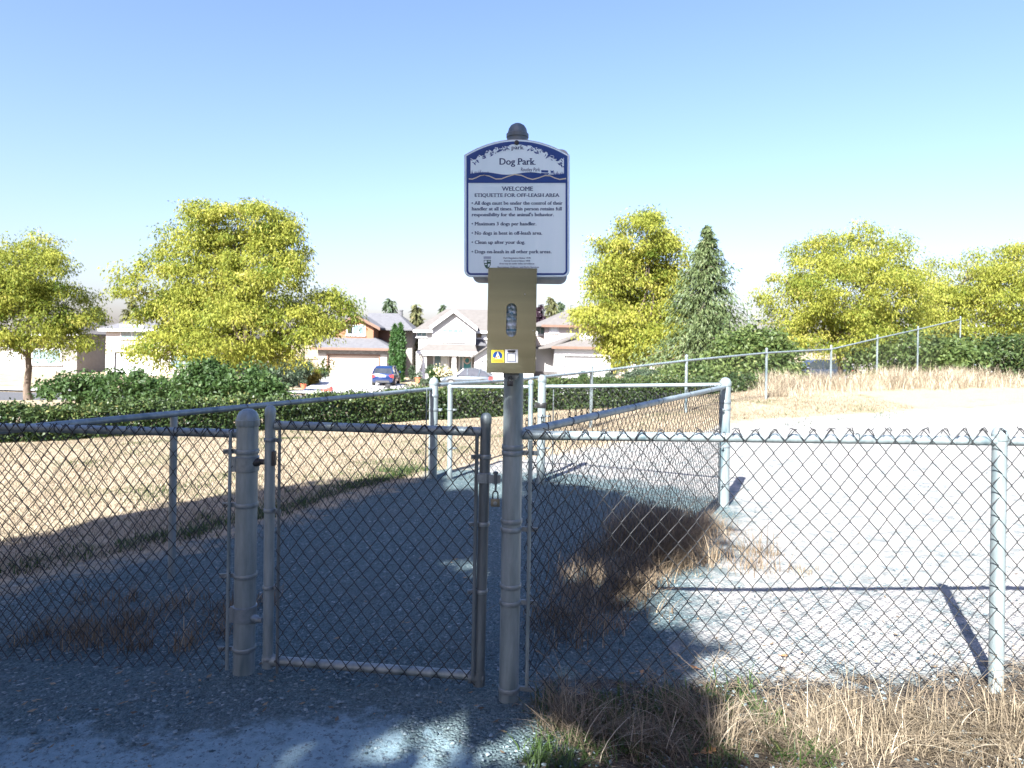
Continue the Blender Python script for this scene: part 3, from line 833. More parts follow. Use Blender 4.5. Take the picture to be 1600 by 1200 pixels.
for b_,u1,v0 in ((B_+'All dogs must be under the control of their',826,622),('handler at all times. This person retains full',822,663),("responsibility for the animal's behavior.",763,705),
                 (B_+'Maximum 3 dogs per handler.',637,771),(B_+'No dogs in heat in off-leash area.',679,838),(B_+'Clean up after your dog.',556,904),(B_+'Dogs on-leash in all other park areas.',746,972)):
    text(b_,170,u1,v0,v0+24,1,INK,st,True,.014)
for b_,u0,u1,v0 in (('Park Regulation Bylaw 1978',400,595,1024),('Animal Control Bylaw 4408',402,592,1044),('Area may be under video surveillance',370,622,1064),('Recreation, Culture, and Parks Services',358,655,1090)):
    text(b_,u0,u1,v0,v0+12,1,INK,st,False,.008)
cr=flat('crest',[[(258,1044),(310,1044),(308,1078),(298,1098),(284,1110),(270,1098),(260,1078)]],1,GREEN_INK,st)
flat('crest_quarter',[[(262,1048),(280,1048),(280,1066),(262,1066)],[(288,1072),(304,1072),(299,1088),(288,1096)],[(287,1050),(306,1050),(306,1056),(287,1056)],[(264,1074),(281,1074),(281,1079),(265,1079)]],2,WHITE_SIGN,cr)
flat('crest_title',[[(257,1020+k*6),(311,1020+k*6),(311,1023+k*6),(257,1023+k*6)] for k in range(3)],1,BLUE_SIGN,st)

# a second board on the back of the post, a little lower
s2=thing('park_sign','back of a second grey sign board mounted behind the dog park sign','sign',(pole_x,FY+RP+.01,Z(800,445,FY+.06)))
yb=FY+RP+.006
mb=MB(); pts=[]
x0,x1=X(737,yb),X(884,yb); zb_,zt_=Z(800,443,yb),Z(800,232,yb); r_=.034
for cx_,cz_,a0 in ((x1-r_,zt_-r_,0),(x0+r_,zt_-r_,90),(x0+r_,zb_+r_,180),(x1-r_,zb_+r_,270)):
    for k in range(7):
        a=R(a0+15*k); pts.append((cx_+r_*math.cos(a),yb,cz_+r_*math.sin(a)))
mb.prism(pts,(0,.004,0)); mb.build('board',ALU,s2)
for z_ in (zb_+.12,zt_-.14):
    mb=MB(); mb.lathe((pole_x,FY,z_),[(RP+.001,-.012),(RP+.005,-.012),(RP+.005,.012),(RP+.001,.012)],24); mb.box((pole_x-.07,yb-.004,z_-.016),(pole_x+.07,yb-.0005,z_+.016)); mb.build('bracket',ZINC,s2)

# ================================================================== BAG DISPENSER
YD=2.885
def dp(u,v,layer=0):
    p=wp(700+u/5.455,390+v/5.455,YD); p.y=YD-.0007*layer; return p
def brushed(name):
    m,nt,b=new_mat(name)
    tc=nt.nodes.new('ShaderNodeTexCoord'); mp=nt.nodes.new('ShaderNodeMapping'); mp.inputs['Scale'].default_value=(3,3,260)
    n=nt.nodes.new('ShaderNodeTexNoise'); n.inputs['Scale'].default_value=3; n.inputs['Detail'].default_value=5
    nt.links.new(tc.outputs['Object'],mp.inputs['Vector']); nt.links.new(mp.outputs['Vector'],n.inputs['Vector'])
    mp2=nt.nodes.new('ShaderNodeMapping'); mp2.inputs['Scale'].default_value=(.5,.5,13); n2=nt.nodes.new('ShaderNodeTexNoise'); n2.inputs['Scale'].default_value=1.5; n2.inputs['Detail'].default_value=3
    nt.links.new(tc.outputs['Object'],mp2.inputs['Vector']); nt.links.new(mp2.outputs['Vector'],n2.inputs['Vector'])
    r=nt.nodes.new('ShaderNodeValToRGB'); r.color_ramp.elements[0].color=(.135,.155,.118,1); r.color_ramp.elements[1].color=(.22,.24,.185,1); r.color_ramp.elements[0].position=.3; r.color_ramp.elements[1].position=.7  # soft reflections on the steel painted as horizontal colour bands
    nt.links.new(n2.outputs['Fac'],r.inputs['Fac']); nt.links.new(r.outputs['Color'],b.inputs['Base Color'])
    rr=nt.nodes.new('ShaderNodeMapRange'); rr.inputs['To Min'].default_value=.16; rr.inputs['To Max'].default_value=.26
    nt.links.new(n2.outputs['Fac'],rr.inputs['Value']); nt.links.new(rr.outputs['Result'],b.inputs['Roughness'])
    b.inputs['Metallic'].default_value=.85
    return m
STEEL=brushed('brushed_steel')
d00,d11=dp(331,1050),dp(757,160)
xa,xb=dp(340,600).x,dp(748,600).x; z0_,z1_=d00.z,d11.z
bd=thing('bag_dispenser','brushed metal dog bag dispenser box with an oval window and two stickers','dispenser',((xa+xb)/2,YD+.05,z0_))
# front plate with a capsule slot
cx_,rz=dp(541,600).x,(dp(585,600).x-dp(497,600).x)/2
ca_,cb_=dp(541,457+44).z,dp(541,743-44).z
cap_=[];N_=16
for k in range(N_+1): a=math.pi*k/N_; cap_.append((cx_+rz*math.cos(a),ca_+rz*math.sin(a)))
for k in range(N_+1): a=math.pi+math.pi*k/N_; cap_.append((cx_+rz*math.cos(a),cb_+rz*math.sin(a)))
n=len(cap_); zc_=(ca_+cb_)/2
outer=[]
for (px_,pz_) in cap_:
    dx,dz=px_-cx_,pz_-zc_
    tx_=(xb-cx_)/dx if dx>1e-9 else ((xa-cx_)/dx if dx<-1e-9 else 1e9); tz_=(z1_-zc_)/dz if dz>1e-9 else ((z0_-zc_)/dz if dz<-1e-9 else 1e9)
    t_=min(tx_,tz_); outer.append([cx_+dx*t_,zc_+dz*t_])
for c_ in ((xa,z0_),(xa,z1_),(xb,z0_),(xb,z1_)):
    k=min(range(n),key=lambda q:(outer[q][0]-c_[0])**2+(outer[q][1]-c_[1])**2); outer[k]=list(c_)
mb=MB()
vs=[(p[0],YD,p[1]) for p in cap_]+[(p[0],YD,p[1]) for p in outer]+[(p[0],YD+.006,p[1]) for p in cap_]
mb.add(vs,[(k,(k+1)%n,(k+1)%n+n,k+n) for k in range(n)]+[(k,(k+1)%n,(k+1)%n+2*n,k+2*n) for k in range(n)])
fp=mb.build('front_plate',STEEL,bd)
mb=MB(); D_=.098; w_=.002
mb.box((xa-w_,YD+.001,z0_),(xa,YD+D_,z1_)); mb.box((xb,YD+.001,z0_),(xb+w_,YD+D_,z1_)); mb.box((xa,YD+.001,z1_-w_),(xb,YD+D_,z1_)); mb.box((xa,YD+.001,z0_),(xb,YD+D_,z0_+w_)); mb.box((xa,YD+D_-w_,z0_+w_),(xb,YD+D_-.0005,z1_-w_))
mb.build('case',STEEL,bd)
# bag roll seen through the slot
BAG=leaf_mat('bag_film',[(.10,.24,.30),(.55,.68,.72),(.72,.78,.80),(.85,.86,.86)],rough=.3,trans=.2)
nu,nv=40,46; uu,vv=np.meshgrid(np.linspace(-1,1,nu),np.linspace(0,1,nv))
zz=cb_-.045+(ca_-cb_+.09)*vv; xx=cx_+uu*.034
yy=YD+.012+.016*uu**2+rng.normal(0,.0022,uu.shape)+.004*np.sin(vv*46)+.003*np.sin(uu*9+vv*20)
prt=((np.sin(vv*60+uu*3)>.2)&(vv>.48)&(rng.random(uu.shape)<.62))
va=np.where(prt,.0,rng.uniform(.45,.9,uu.shape)); va=np.where((vv>.28)&(vv<.42),.98,va); va=np.where(np.abs(vv-.27)<.02,.0,va)
i=np.arange(nv-1)[:,None]*nu; j=np.arange(nu-1)[None,:]
npo('bag_roll',np.stack([xx,yy,zz],-1).reshape(-1,3),np.stack([i+j,i+j+1,i+j+1+nu,i+j+nu],-1).reshape(-1,4),BAG,bd,var=va.ravel())
YEL=mat('sticker_yellow',(.58,.47,.03),scale=5,rough=.4); WST=mat('sticker_white',(.68,.68,.68),scale=5,rough=.4); ORG=mat('sticker_orange',(.45,.12,.02),scale=5,rough=.4); BLK=mat('sticker_black',(.015,.015,.018),scale=5,rough=.4)
def dflat(name,polys,layer,m,parent):
    mb=MB()
    for p in polys: mb.add([dp(*q,layer) for q in p],[tuple(range(len(p)))])
    return mb.build(name,m,parent)
s1=dflat('sticker',[[(370,855),(478,855),(478,962),(370,962)]],1,YEL,bd); s1['label']='yellow sticker with a blue disc and a pale road'
dflat('disc_mark',[[(422+40*math.cos(R(a)),905-38*math.sin(R(a))) for a in range(-35,216,12)]],2,BLUE_SIGN,s1)
dflat('road_mark',[[(424,868),(446,930),(402,930)]],3,CREAM,s1)
dflat('small_mark',[[(404,918),(412,910),(420,922),(410,928)],[(424,905),(434,905),(434,918),(424,918)],[(380,944),(468,944),(468,950),(380,950)]],4,ORG,s1)
s3=dflat('sticker',[[(487,853),(596,853),(596,964),(487,964)]],1,WST,bd); s3['label']='white sticker with a black heading bar'
dflat('heading_bar',[[(508,858),(575,858),(575,873),(562,879),(520,879),(508,873)]],2,BLK,s3)
dflat('frame_line',[[(503,884),(578,884),(578,889),(503,889)],[(503,951),(578,951),(578,956),(503,956)],[(503,889),(508,889),(508,951),(503,951)],[(573,889),(578,889),(578,951),(573,951)]],2,INK,s3)
mb=MB(); q=dp(655,380,1); mb.lathe((q.x,q.y,q.z),[(.003,.001),(.003,-.0015)],10,'y'); q=dp(726,692,1); mb.lathe((q.x,q.y,q.z),[(.0025,.001),(.0025,-.002)],10,'y'); mb.build('rivet',ZINC,bd,smooth=True)
# hasp under the box
mb=MB(); mb.prism([(*dp(470,1054).xy[:1],YD+.012,dp(470,1054).z),(dp(606,1054).x,YD+.012,dp(606,1054).z),(dp(604,1085).x,YD+.012,dp(604,1085).z),(dp(585,1108).x,YD+.012,dp(585,1108).z),(dp(492,1108).x,YD+.012,dp(492,1108).z),(dp(472,1085).x,YD+.012,dp(472,1085).z)],(0,.004,0))
mb.box((dp(470,1054).x,YD+.0165,dp(470,1054).z-.02),(dp(606,1054).x,YD+.09,dp(470,1054).z-.0005)); mb.build('hasp',GALV_OLD,bd)
pk=dp(530,1120); padlock('padlock','small dark padlock hanging from the hasp under the bag dispenser',(pk.x,YD+.002,pk.z),.62)

# ================================================================== VEGETATION
ASH=leaf_mat('golden_ash_leaf',[(.09,.14,.018),(.17,.22,.03),(.28,.31,.045),(.38,.38,.065),(.46,.42,.11)],trans=.55,spec=.15)
GREEN=leaf_mat('green_leaf',[(.022,.05,.012),(.04,.085,.02),(.07,.12,.03),(.12,.16,.05)],trans=.35)
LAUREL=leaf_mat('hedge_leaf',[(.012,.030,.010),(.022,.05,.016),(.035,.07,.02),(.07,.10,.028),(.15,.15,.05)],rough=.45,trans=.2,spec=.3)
GREYLEAF=leaf_mat('shrub_leaf',[(.03,.055,.025),(.055,.085,.045),(.09,.12,.07),(.14,.17,.11)],trans=.3)
CONIF=leaf_mat('conifer_spray',[(.022,.045,.020),(.045,.075,.032),(.08,.105,.05),(.13,.14,.075)],trans=.2)
CONIF_MID=leaf_mat('feathery_conifer_spray',[(.035,.065,.022),(.075,.11,.036),(.13,.16,.06),(.22,.23,.11)],trans=.3)
BRIGHT=leaf_mat('bright_shrub_leaf',[(.04,.075,.018),(.08,.125,.03),(.14,.18,.05),(.22,.24,.09)],trans=.4)
CONIF_TAN=leaf_mat('sunlit_conifer_spray',[(.07,.08,.03),(.12,.12,.05),(.20,.17,.08)],trans=.25)  # olive to tan sprays, the trees' own colour
THUJA=leaf_mat('thuja_spray',[(.02,.055,.012),(.045,.095,.02),(.09,.14,.03)],trans=.2)
GOLD=leaf_mat('golden_cypress',[(.14,.12,.02),(.26,.20,.04),(.36,.28,.07)],trans=.25)
PURP=leaf_mat('purple_leaf',[(.02,.012,.02),(.05,.025,.04),(.08,.045,.06)],trans=.2)
DRY=leaf_mat('dry_grass_blade',[(.06,.045,.027),(.15,.118,.072),(.28,.23,.155),(.46,.40,.29)],trans=.25,rough=.8)
GRN=leaf_mat('green_grass_blade',[(.03,.055,.012),(.06,.10,.02),(.12,.15,.04)],trans=.3)
FLOW=leaf_mat('cream_flower',[(.50,.44,.25),(.65,.60,.42),(.7,.66,.55)],trans=.2)

def crown(fol, lobes, nclump, cr, nleaf, L, W, yscale=1.0, droop=.9, flat_=.55, vbase=.5, keep=None, inner=.45):
    """lobes (x,y,z,rx,ry,rz); clumps of leaves scattered through them"""
    lobes=np.array(lobes,float); vol=lobes[:,3]*lobes[:,4]*lobes[:,5]; p=vol**.8; p/=p.sum()
    cs=[]
    li=rng.choice(len(lobes),nclump,p=p); d=ball_dirs(nclump); rr=inner+(1-inner)*rng.random(nclump)**.6
    C=lobes[li,:3]+d*rr[:,None]*lobes[li,3:6]
    if keep is not None: 
        k=keep(C); C=C[k]
    n=len(C)
    cv=np.clip(vbase+rng.normal(0,.2,n),0,1)
    csz=cr*rng.uniform(.6,1.35,n)
    idx=np.repeat(np.arange(n),nleaf)
    off=np.clip(rng.normal(0,.5,(len(idx),3)),-.95,.95)*csz[idx][:,None]*np.array([1,1,flat_])
    P=C[idx]+off
    P[:,2]-=.25*np.hypot(off[:,0],off[:,1])       # sprays droop at their ends
    var=np.clip(cv[idx]+rng.normal(0,.16,len(idx)),0,1)
    o=off/(np.linalg.norm(off,axis=1,keepdims=True)+1e-6)
    fol.add(*leaves_np(P,L,W,droop,.5,var,bend=.2,out=o*.8))
    return C
def px_lobes(L,Y,dj=.5):
    out=[]
    for px,py,rx,ry in L:
        s_=Y/F; c_=wp(px,py,Y); r_=rx*s_
        out.append((c_.x,Y+rnd.uniform(-dj,dj)*r_*1.2,c_.z,r_,r_*.95,ry*s_))
    return out
def trunk_mesh(parent, base, fork, r, lobes, clumps, ntwig=60, name='trunk', m=BARK):
    base=Vector(base); fork=Vector(fork)
    mb=MB(); pts=[base-Vector((0,0,.3))]+wander(base,fork,5,.02); mb.tube(pts,[r*1.35,r*1.25]+[r*(1-.07*k) for k in range(1,6)],10)
    mb.build(name,m,parent,smooth=True)
    mb=MB(); ends=[]
    for l in lobes:
        c=Vector(l[:3]); pts=wander(fork-Vector((0,0,rnd.uniform(0,.5))),c+Vector((0,0,-l[5]*.2)),5,.05)
        r0=r*rnd.uniform(.35,.6); mb.tube(pts,[r0*(1-.16*k) for k in range(6)],6); ends+=pts[2:]
    cl=clumps[rng.choice(len(clumps),min(ntwig,len(clumps)),replace=False)]
    for c in cl:
        c=Vector(c); e=min(ends,key=lambda q:(q-c).length)
        mb.tube(wander(e,c,3,.06),[r*.14,r*.10,r*.06,r*.02],4)
    mb.build('branches',m,parent,smooth=True)
def tree(name,label,cat,base,fork,r,lobes,nclump,cr,nleaf,L,W,m,group=None,**kw):
    t=thing(name,label,cat,base,group)
    f=Foliage(); C=crown(f,lobes,nclump,cr,nleaf,L,W,**kw); f.build('crown',m,t)
    trunk_mesh(t,base,fork,r,lobes,C)
    return t
def base_at(px,Y,py=590): x=X(px,Y,py); return (x,Y,gz(x,Y))

# ---- the golden ash trees
Y=27.0
LB=[(385,352,70,42),(440,385,48,45),(340,350,60,38),(300,395,70,60),(420,430,72,48),(350,445,80,60),(505,478,52,36),(465,512,62,38),(385,512,80,50),(300,500,75,60),(255,450,60,60),(445,550,34,20),(500,556,17,22),(345,558,55,24),(265,545,50,30),(375,330,40,20),(540,478,18,14),(325,325,30,16)]
lob=px_lobes(LB,Y); b0=base_at(400,Y)
tree('ash_tree','wide golden yellow tree at left in front of the orange house','tree',b0,(X(385,Y),Y,Z(385,545,Y)),.17,lob,640,.55,150,.13,.055,ASH,'golden trees along the street',vbase=.56)
Y=34.0
LB=[(1005,368,48,38),(962,400,38,38),(1040,398,40,40),(1000,440,68,52),(945,445,32,42),(942,505,42,34),(992,508,66,42),(1052,470,32,55),(1030,530,48,30),(968,545,40,22),(915,492,20,18),(1010,345,22,16),(935,380,14,14)]
lob=px_lobes(LB,Y); b0=base_at(1010,Y)
tree('ash_tree','golden yellow tree beside the tall conifer, partly hiding the cream garage','tree',b0,(X(1012,Y),Y,Z(1012,545,Y)),.15,lob,520,.62,140,.15,.062,ASH,'golden trees along the street',vbase=.66)
LB=[(1275,400,46,40),(1305,450,95,55),(1248,465,56,42),(1340,400,70,50),(1295,520,85,38),(1395,470,60,55),(1232,505,30,22),(1290,372,28,18),(1350,520,70,40),(1225,430,26,22)]
lob=px_lobes(LB,33.0); b0=base_at(1315,33)
tree('ash_tree','golden yellow tree at the right behind the broad green shrub','tree',b0,(X(1312,33),33,Z(1312,540,33)),.16,lob,470,.64,150,.13,.055,ASH,'golden trees along the street',vbase=.6)
LB=[(60,420,60,50),(20,450,60,55),(90,470,60,50),(40,500,80,50),(110,520,40,35),(-20,480,70,70),(50,380,40,25)]
lob=px_lobes(LB,31.0); b0=base_at(45,31)
tree('ash_tree','golden yellow tree at the far left edge beyond the hedge','tree',b0,(X(45,31),31,Z(45,540,31)),.16,lob,380,.6,140,.13,.055,ASH,'golden trees along the street',vbase=.5)
LB=[(1520,430,60,50),(1570,460,60,55),(1480,470,50,45),(1540,510,80,45),(1500,520,50,30),(1600,420,60,50)]
lob=px_lobes(LB,36.0); b0=base_at(1535,36)
tree('ash_tree','golden yellow tree at the far right edge above the dry bank','tree',b0,(X(1535,36),36,Z(1535,550,36)),.16,lob,380,.68,140,.14,.058,ASH,'golden trees along the street',vbase=.62)

# ---- the shade tree behind the viewpoint, up-sun of the gate
SHADE=[(-4.6,-1.5),(-4.6,3.2),(-3.6,5.9),(-2.7,7.3),(-1.2,7.9),(0.0,7.9),(.75,7.4),(1.55,6.8),(1.85,6.2),(1.75,5.55),(1.1,5.0),(.75,4.65),(.60,4.15),(.97,3.7),(.88,3.25),(.90,2.85),(1.0,2.2),(1.1,1.2),(1.2,-1.5)]
Sx,Sy=S.x/S.z,S.y/S.z
def ground_of(C): return C[:,0]-Sx*C[:,2], C[:,1]-Sy*C[:,2]
def in_shade(C):
    gx_,gy_=ground_of(C); d=poly_dist(gx_,gy_,SHADE); return d>rng.normal(.18,.13,len(C))
pts=[]
while len(pts)<3000:
    q=rng.uniform([-4.6,-1.5],[2.2,8.0],(400,2)); q=q[poly_dist(q[:,0],q[:,1],SHADE)>.1]; pts+=list(q)
pts=np.array(pts)
tz=rng.uniform(0,1,len(pts))
h_=np.maximum(3.9,4.3+tz**1.3*4.6+.22*(pts[:,1]-2))
C=np.stack([pts[:,0]+Sx*h_,pts[:,1]+Sy*h_,h_],-1)
# three holes that let spots of sun through
holes=[(-.36,2.74,.085),(-.2,2.90,.05),(.05,2.62,.07),(-.75,2.6,.05),(.45,2.72,.05),(.36,3.42,.02),(-.25,4.9,.12),(.55,4.75,.12),(-.05,7.3,.16),(-.45,7.55,.14),(.25,2.9,.06),(-.9,2.7,.05)]
def hole_ok(P,g=1.0):
    gx_,gy_=ground_of(P); ok=np.ones(len(P),bool)
    for hx,hy,hr in holes: ok&=((gx_-hx)**2+((gy_-hy)*.75)**2)>(hr*1.8+.07)**2
    return ok
cc=C.mean(0)
shade=thing('shade_tree','tall broad green tree standing behind the viewpoint and shading the gate','tree',(float(cc[0])-.6,float(cc[1])-1.0,0.0))
idx=np.repeat(np.arange(len(C)),26)
P=C[idx]+rng.normal(0,.26,(len(idx),3))*np.array([1,1,.6])
gx_,gy_=ground_of(P); k=hole_ok(P)&(poly_dist(gx_,gy_,SHADE)>rng.normal(.0,.10,len(P))); P=P[k]
f=Foliage(); f.add(*leaves_np(P,.22,.12,.6,.8)); f.build('crown',GREEN,shade)
lob=[(c[0],c[1],c[2],1.2,1.2,1.0) for c in C[rng.choice(len(C),14,replace=False)]]
trunk_mesh(shade,(float(cc[0])-.6,float(cc[1])-1.0,0),(float(cc[0])-.3,float(cc[1])-.6,5.2),.3,lob,C,80)

# unseen trees added behind the viewpoint to keep skylight off the shaded ground
for k,(x_,y_,h_,r_) in enumerate(((3.5,-13,9.5,4.2),(-14,-14,12,4.8),(10,-16,11,4.6),(-3,-19,13,5.2),(-19,-6,11,4.6),(17,-10,10,4.4))):
    lob=[(x_+rnd.uniform(-.5,.5)*r_,y_+rnd.uniform(-.5,.5)*r_,h_*rnd.uniform(.35,.8),r_*.6,r_*.6,h_*.22) for _ in range(7)]
    tree('shade_tree',['round green tree behind the viewpoint to the right','tall green tree behind the viewpoint far left','broad green tree furthest right behind the viewpoint','tallest green tree straight behind the viewpoint','green tree behind the viewpoint near the left lawn','green tree behind the viewpoint near the right gravel'][k],'tree',(x_,y_,gz(x_,y_)),(x_,y_,2.6),.24,lob,420,.75,26,.34,.2,GREEN,'trees behind the viewpoint')

# ---- conifers
def conifer(name,label,base,H,Rb,m,nb=230,spray=16,L=.34,W=.13,power=.85,low=.04,group=None,ragged=.25):
    t=thing(name,label,'tree',base,group); bx,by,bz=base
    mb=MB(); mb.tube([(bx,by,bz-.2),(bx,by,bz+H*.5),(bx,by,bz+H*.97)],[H*.018,H*.011,H*.003],8); mb.build('trunk',BARK,t,smooth=True)
    f=Foliage(); PP=[];OO=[];VV=[]; tw=MB()
    for k in range(nb):
        s_=low+(1-low)*(k/nb)**1.1; r_=Rb*(1-s_)**power*rnd.uniform(1-ragged,1+ragged*.6)+.015*Rb; a=rnd.uniform(0,6.283)
        d=np.array([math.cos(a),math.sin(a),0]); n=int(spray*(.5+1.0*(1-s_)))
        u=rng.random(n)**.6
        p=np.stack([bx+d[0]*r_*u,by+d[1]*r_*u,bz+H*s_-(u**1.4)*r_*.38],-1)
        p+=rng.normal(0,.10*(r_+.25),p.shape)*np.array([1,1,.7]); PP.append(p); OO.append(np.tile(d*.9+np.array([0,0,-.35]),(n,1))); VV.append(np.clip(rng.normal(.5+.1*math.sin(a*2),.22,n),0,1))
        if k%5==0: tw.tube([(bx,by,bz+H*s_),(bx+d[0]*r_*.8,by+d[1]*r_*.8,bz+H*s_-r_*.25)],[.03,.008],4)
    P=np.concatenate(PP); f.add(*leaves_np(P,L,W,.7,.3,np.concatenate(VV),bend=.25,out=np.concatenate(OO)*1.6)); f.build('foliage',m,t)
    tw.build('branches',BARK,t)
    return t
Y=30.0; b0=base_at(1102,Y); zt=Z(1100,352,Y)
conifer('conifer','tall shaggy grey green conifer between the golden trees at right',b0,zt-b0[2],3.9,CONIF_MID,460,66,.18,.058,1.08,ragged=.85)
for (px,py,Y,rb,m,lab) in ((608,466,92,4.2,CONIF,'dark conifer rising behind the roof of the orange house'),(650,474,72,1.5,CONIF_TAN,'slim olive conifer in the gap between the orange and white houses'),
      (691,476,100,2.0,CONIF,'small conifer tip just left of the white house gable'),(860,464,88,2.6,CONIF_TAN,'tan conifer behind the cream house, nearest the dispenser'),(876,472,92,2.6,CONIF,'grey green conifer above the cream house roof'),(907,478,95,3.0,CONIF_TAN,'short conifer behind the cream house at the edge of the golden tree')):
    x_=X(px,Y); b0=(x_,Y,gz(x_,Y)); conifer('conifer',lab,b0,Z(px,py,Y)-b0[2],rb,m,170,14,.62,.22,.8)
x_=X(638,70); conifer('conifer','lower olive conifer leaning out beside the slim one between the houses',(x_,70,gz(x_,70)),Z(638,520,70)-gz(x_,70),1.7,CONIF_TAN,110,14,.5,.2,.6)
# columnar thuja in front of the orange house
for px,py,w_,lab in ((616.5,509,.40,'left column of the narrow clipped thuja pair'),(625.5,507,.42,'right column of the narrow clipped thuja pair')):
    Y=58; x_=X(px,Y); t=thing('thuja',lab+' beside the orange garage','shrub',(x_,Y,gz(x_,Y)),'clipped thuja columns')
    H_=Z(px,py,Y)-gz(x_,Y); n=2600; s_=rng.random(n); a=rng.uniform(0,6.283,n); r_=w_*np.minimum(1,(1-s_)*3.2)**.7*np.minimum(1,.75+s_)*rng.uniform(.8,1.08,n)
    P=np.stack([x_+np.cos(a)*r_,Y+np.sin(a)*r_,gz(x_,Y)+s_*H_],-1)
    f=Foliage(); f.add(*leaves_np(P,.26,.10,-1.2,.2,None)); f.build('foliage',THUJA,t)
    mb=MB(); mb.tube([(x_,Y,gz(x_,Y)-.1),(x_,Y,gz(x_,Y)+H_*.9)],[.12,.03],6); mb.build('trunk',BARK,t)

# ---- hedge: one clipped run along the street side
hx=[-16,-9,-5.5,-3,-1,1,2.2]; hy=[11.6,12.6,13.9,15.6,17.2,18.4,19.0]
HZT=[Z(330,624,13.5)-.02]
def hedge(label,pts,H,Wd,n,group=None,leafL=.075):
    b=pts[len(pts)//2]; t=thing('hedge',label,'hedge',(b[0],b[1],gz(*b)),group)
    P=np.array(pts,float); seg=np.linalg.norm(P[1:]-P[:-1],axis=1); cum=np.concatenate([[0],np.cumsum(seg)]); Lt=cum[-1]
    s_=rng.random(n)*Lt; k=np.clip(np.searchsorted(cum,s_)-1,0,len(seg)-1); u=(s_-cum[k])/seg[k]
    c=P[k]*(1-u[:,None])+P[k+1]*u[:,None]; d=(P[k+1]-P[k])/seg[k][:,None]; nr=np.stack([d[:,1],-d[:,0]],-1)
    nr*=np.where(nr[:,1:2]>0,-1,1)
    hN=H(s_/Lt) if callable(H) else np.full(n,H)
    hN=hN*(1+.06*np.sin(s_*3.1)+.05*np.sin(s_*7.7))
    face=rng.random(n)
    w=np.where(face<.5,Wd*.5,np.where(face<.93,rng.uniform(-.5,.5,n)*Wd,-Wd*.5)); z=np.where((face>=.5)&(face<.93),hN,rng.random(n)*hN)
    rag=np.abs(rng.normal(0,.06,n)); w=w+np.where(face<.5,rng.normal(0,.055,n)+.04*np.sin(s_*5+z*9),0); z=z+np.where((face>=.5)&(face<.93),rag-.03,0)
    g=gz_np(c[:,0],c[:,1]); Q=np.stack([c[:,0]+nr[:,0]*w,c[:,1]+nr[:,1]*w,g+z],-1)
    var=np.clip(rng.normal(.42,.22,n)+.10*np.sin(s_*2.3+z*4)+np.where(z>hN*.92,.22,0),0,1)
    f=Foliage(); o=np.stack([nr[:,0]*.8,nr[:,1]*.8,np.full(n,.35)],-1)
    f.add(*leaves_np(Q,leafL,leafL*.5,.1,.2,var,bend=.1,out=o)); f.build('foliage',LAUREL,t)
    # woody inside
    mb=MB()
    for q in range(int(Lt/.16)):
        ss=(q+.5)/int(Lt/.16)*Lt; kk=min(int(np.searchsorted(cum,ss))-1,len(seg)-1); uu_=(ss-cum[kk])/seg[kk]; cc_=P[kk]*(1-uu_)+P[kk+1]*uu_; g_=gz(*cc_)
        hh_=float(H(np.array([ss/Lt]))[0]) if callable(H) else H
        for b_ in range(3):
            a=rnd.uniform(0,6.28); mb.tube([(cc_[0],cc_[1],g_-.05),(cc_[0]+math.cos(a)*Wd*.22,cc_[1]+math.sin(a)*Wd*.22,g_+hh_*.5),(cc_[0]+math.cos(a)*Wd*.4,cc_[1]+math.sin(a)*Wd*.4,g_+hh_*.92)],[.02,.014,.005],4)
    mb.build('stems',TWIG,t)
    # dense inner mass of leaves so that light does not pass straight through
    return t
hedge('long clipped green hedge running behind the left fence along the street',list(zip(hx,hy)),lambda u: np.interp(u,[0,.35,.6,.8,1],[.56,.52,.54,.64,.74]),.85,120000)
hedge('low clipped hedge continuing right behind the outer fence',[(2.2,19.1),(4.2,20.2),(6.2,21.2)],lambda u: np.interp(u,[0,.3,1],[.70,.62,.45]),.9,34000)

def shrub(label,px,py,rx,ry,Y,m,n,L,W,cat='shrub',group=None,name='shrub',var=None,lob=None,zdown=True):
    c=wp(px,py,Y); s_=Y/F; g=gz(c.x,Y); t=thing(name,label,cat,(c.x,Y,g),group)
    f=Foliage(); lobes=[]
    for (dx,dy,a,b_) in (lob or [(0,0,1,1),(-.45,.25,.6,.7),(.45,.2,.6,.75)]):
        lobes.append((c.x+dx*rx*s_,Y+rnd.uniform(-.3,.3)*rx*s_,c.z-dy*ry*s_,rx*s_*a,rx*s_*a*.9,ry*s_*b_))
    crown(f,lobes,max(20,n//40),min(rx,ry)*s_*.34,40,L,W,droop=.1,flat_=.9,vbase=.5,inner=.55)
    f.build('foliage',m,t)
    mb=MB()
    for l in lobes*2:
        a=rnd.uniform(0,6.28); mb.tube(wander((c.x+rnd.uniform(-.1,.1),Y,min(g,l[2]-l[5])-.05),(l[0]+math.cos(a)*l[3]*.5,l[1]+math.sin(a)*l[4]*.5,l[2]+l[5]*.4),3,.06),[.03,.02,.014,.006],5)
    mb.build('stems',TWIG,t)
    return t
shrub('large dark green leafy shrub at left behind the hedge',360,602,72,34,19,GREEN,11000,.13,.065,lob=[(0,0,.8,1),(-.6,-.1,.6,1.1),(.6,.25,.55,.75),(.95,.5,.3,.45)])
shrub('wide dark shrub at the far left edge behind the hedge',190,606,95,28,21,GREEN,9000,.14,.07,lob=[(0,0,.8,1),(-.6,.1,.6,1),(.6,.15,.55,.9)])
shrub('tall grey green shrub under the left golden tree',435,580,32,26,46,GREYLEAF,4500,.2,.09)
shrub('bluish shrub beside the golden cypresses',468,573,18,16,52,GREYLEAF,2600,.2,.09)
shrub('rounded golden cypress bush, taller of two by the orange garage',466,583,14,18,54,GOLD,3200,.22,.09,lob=[(0,0,.9,1)])
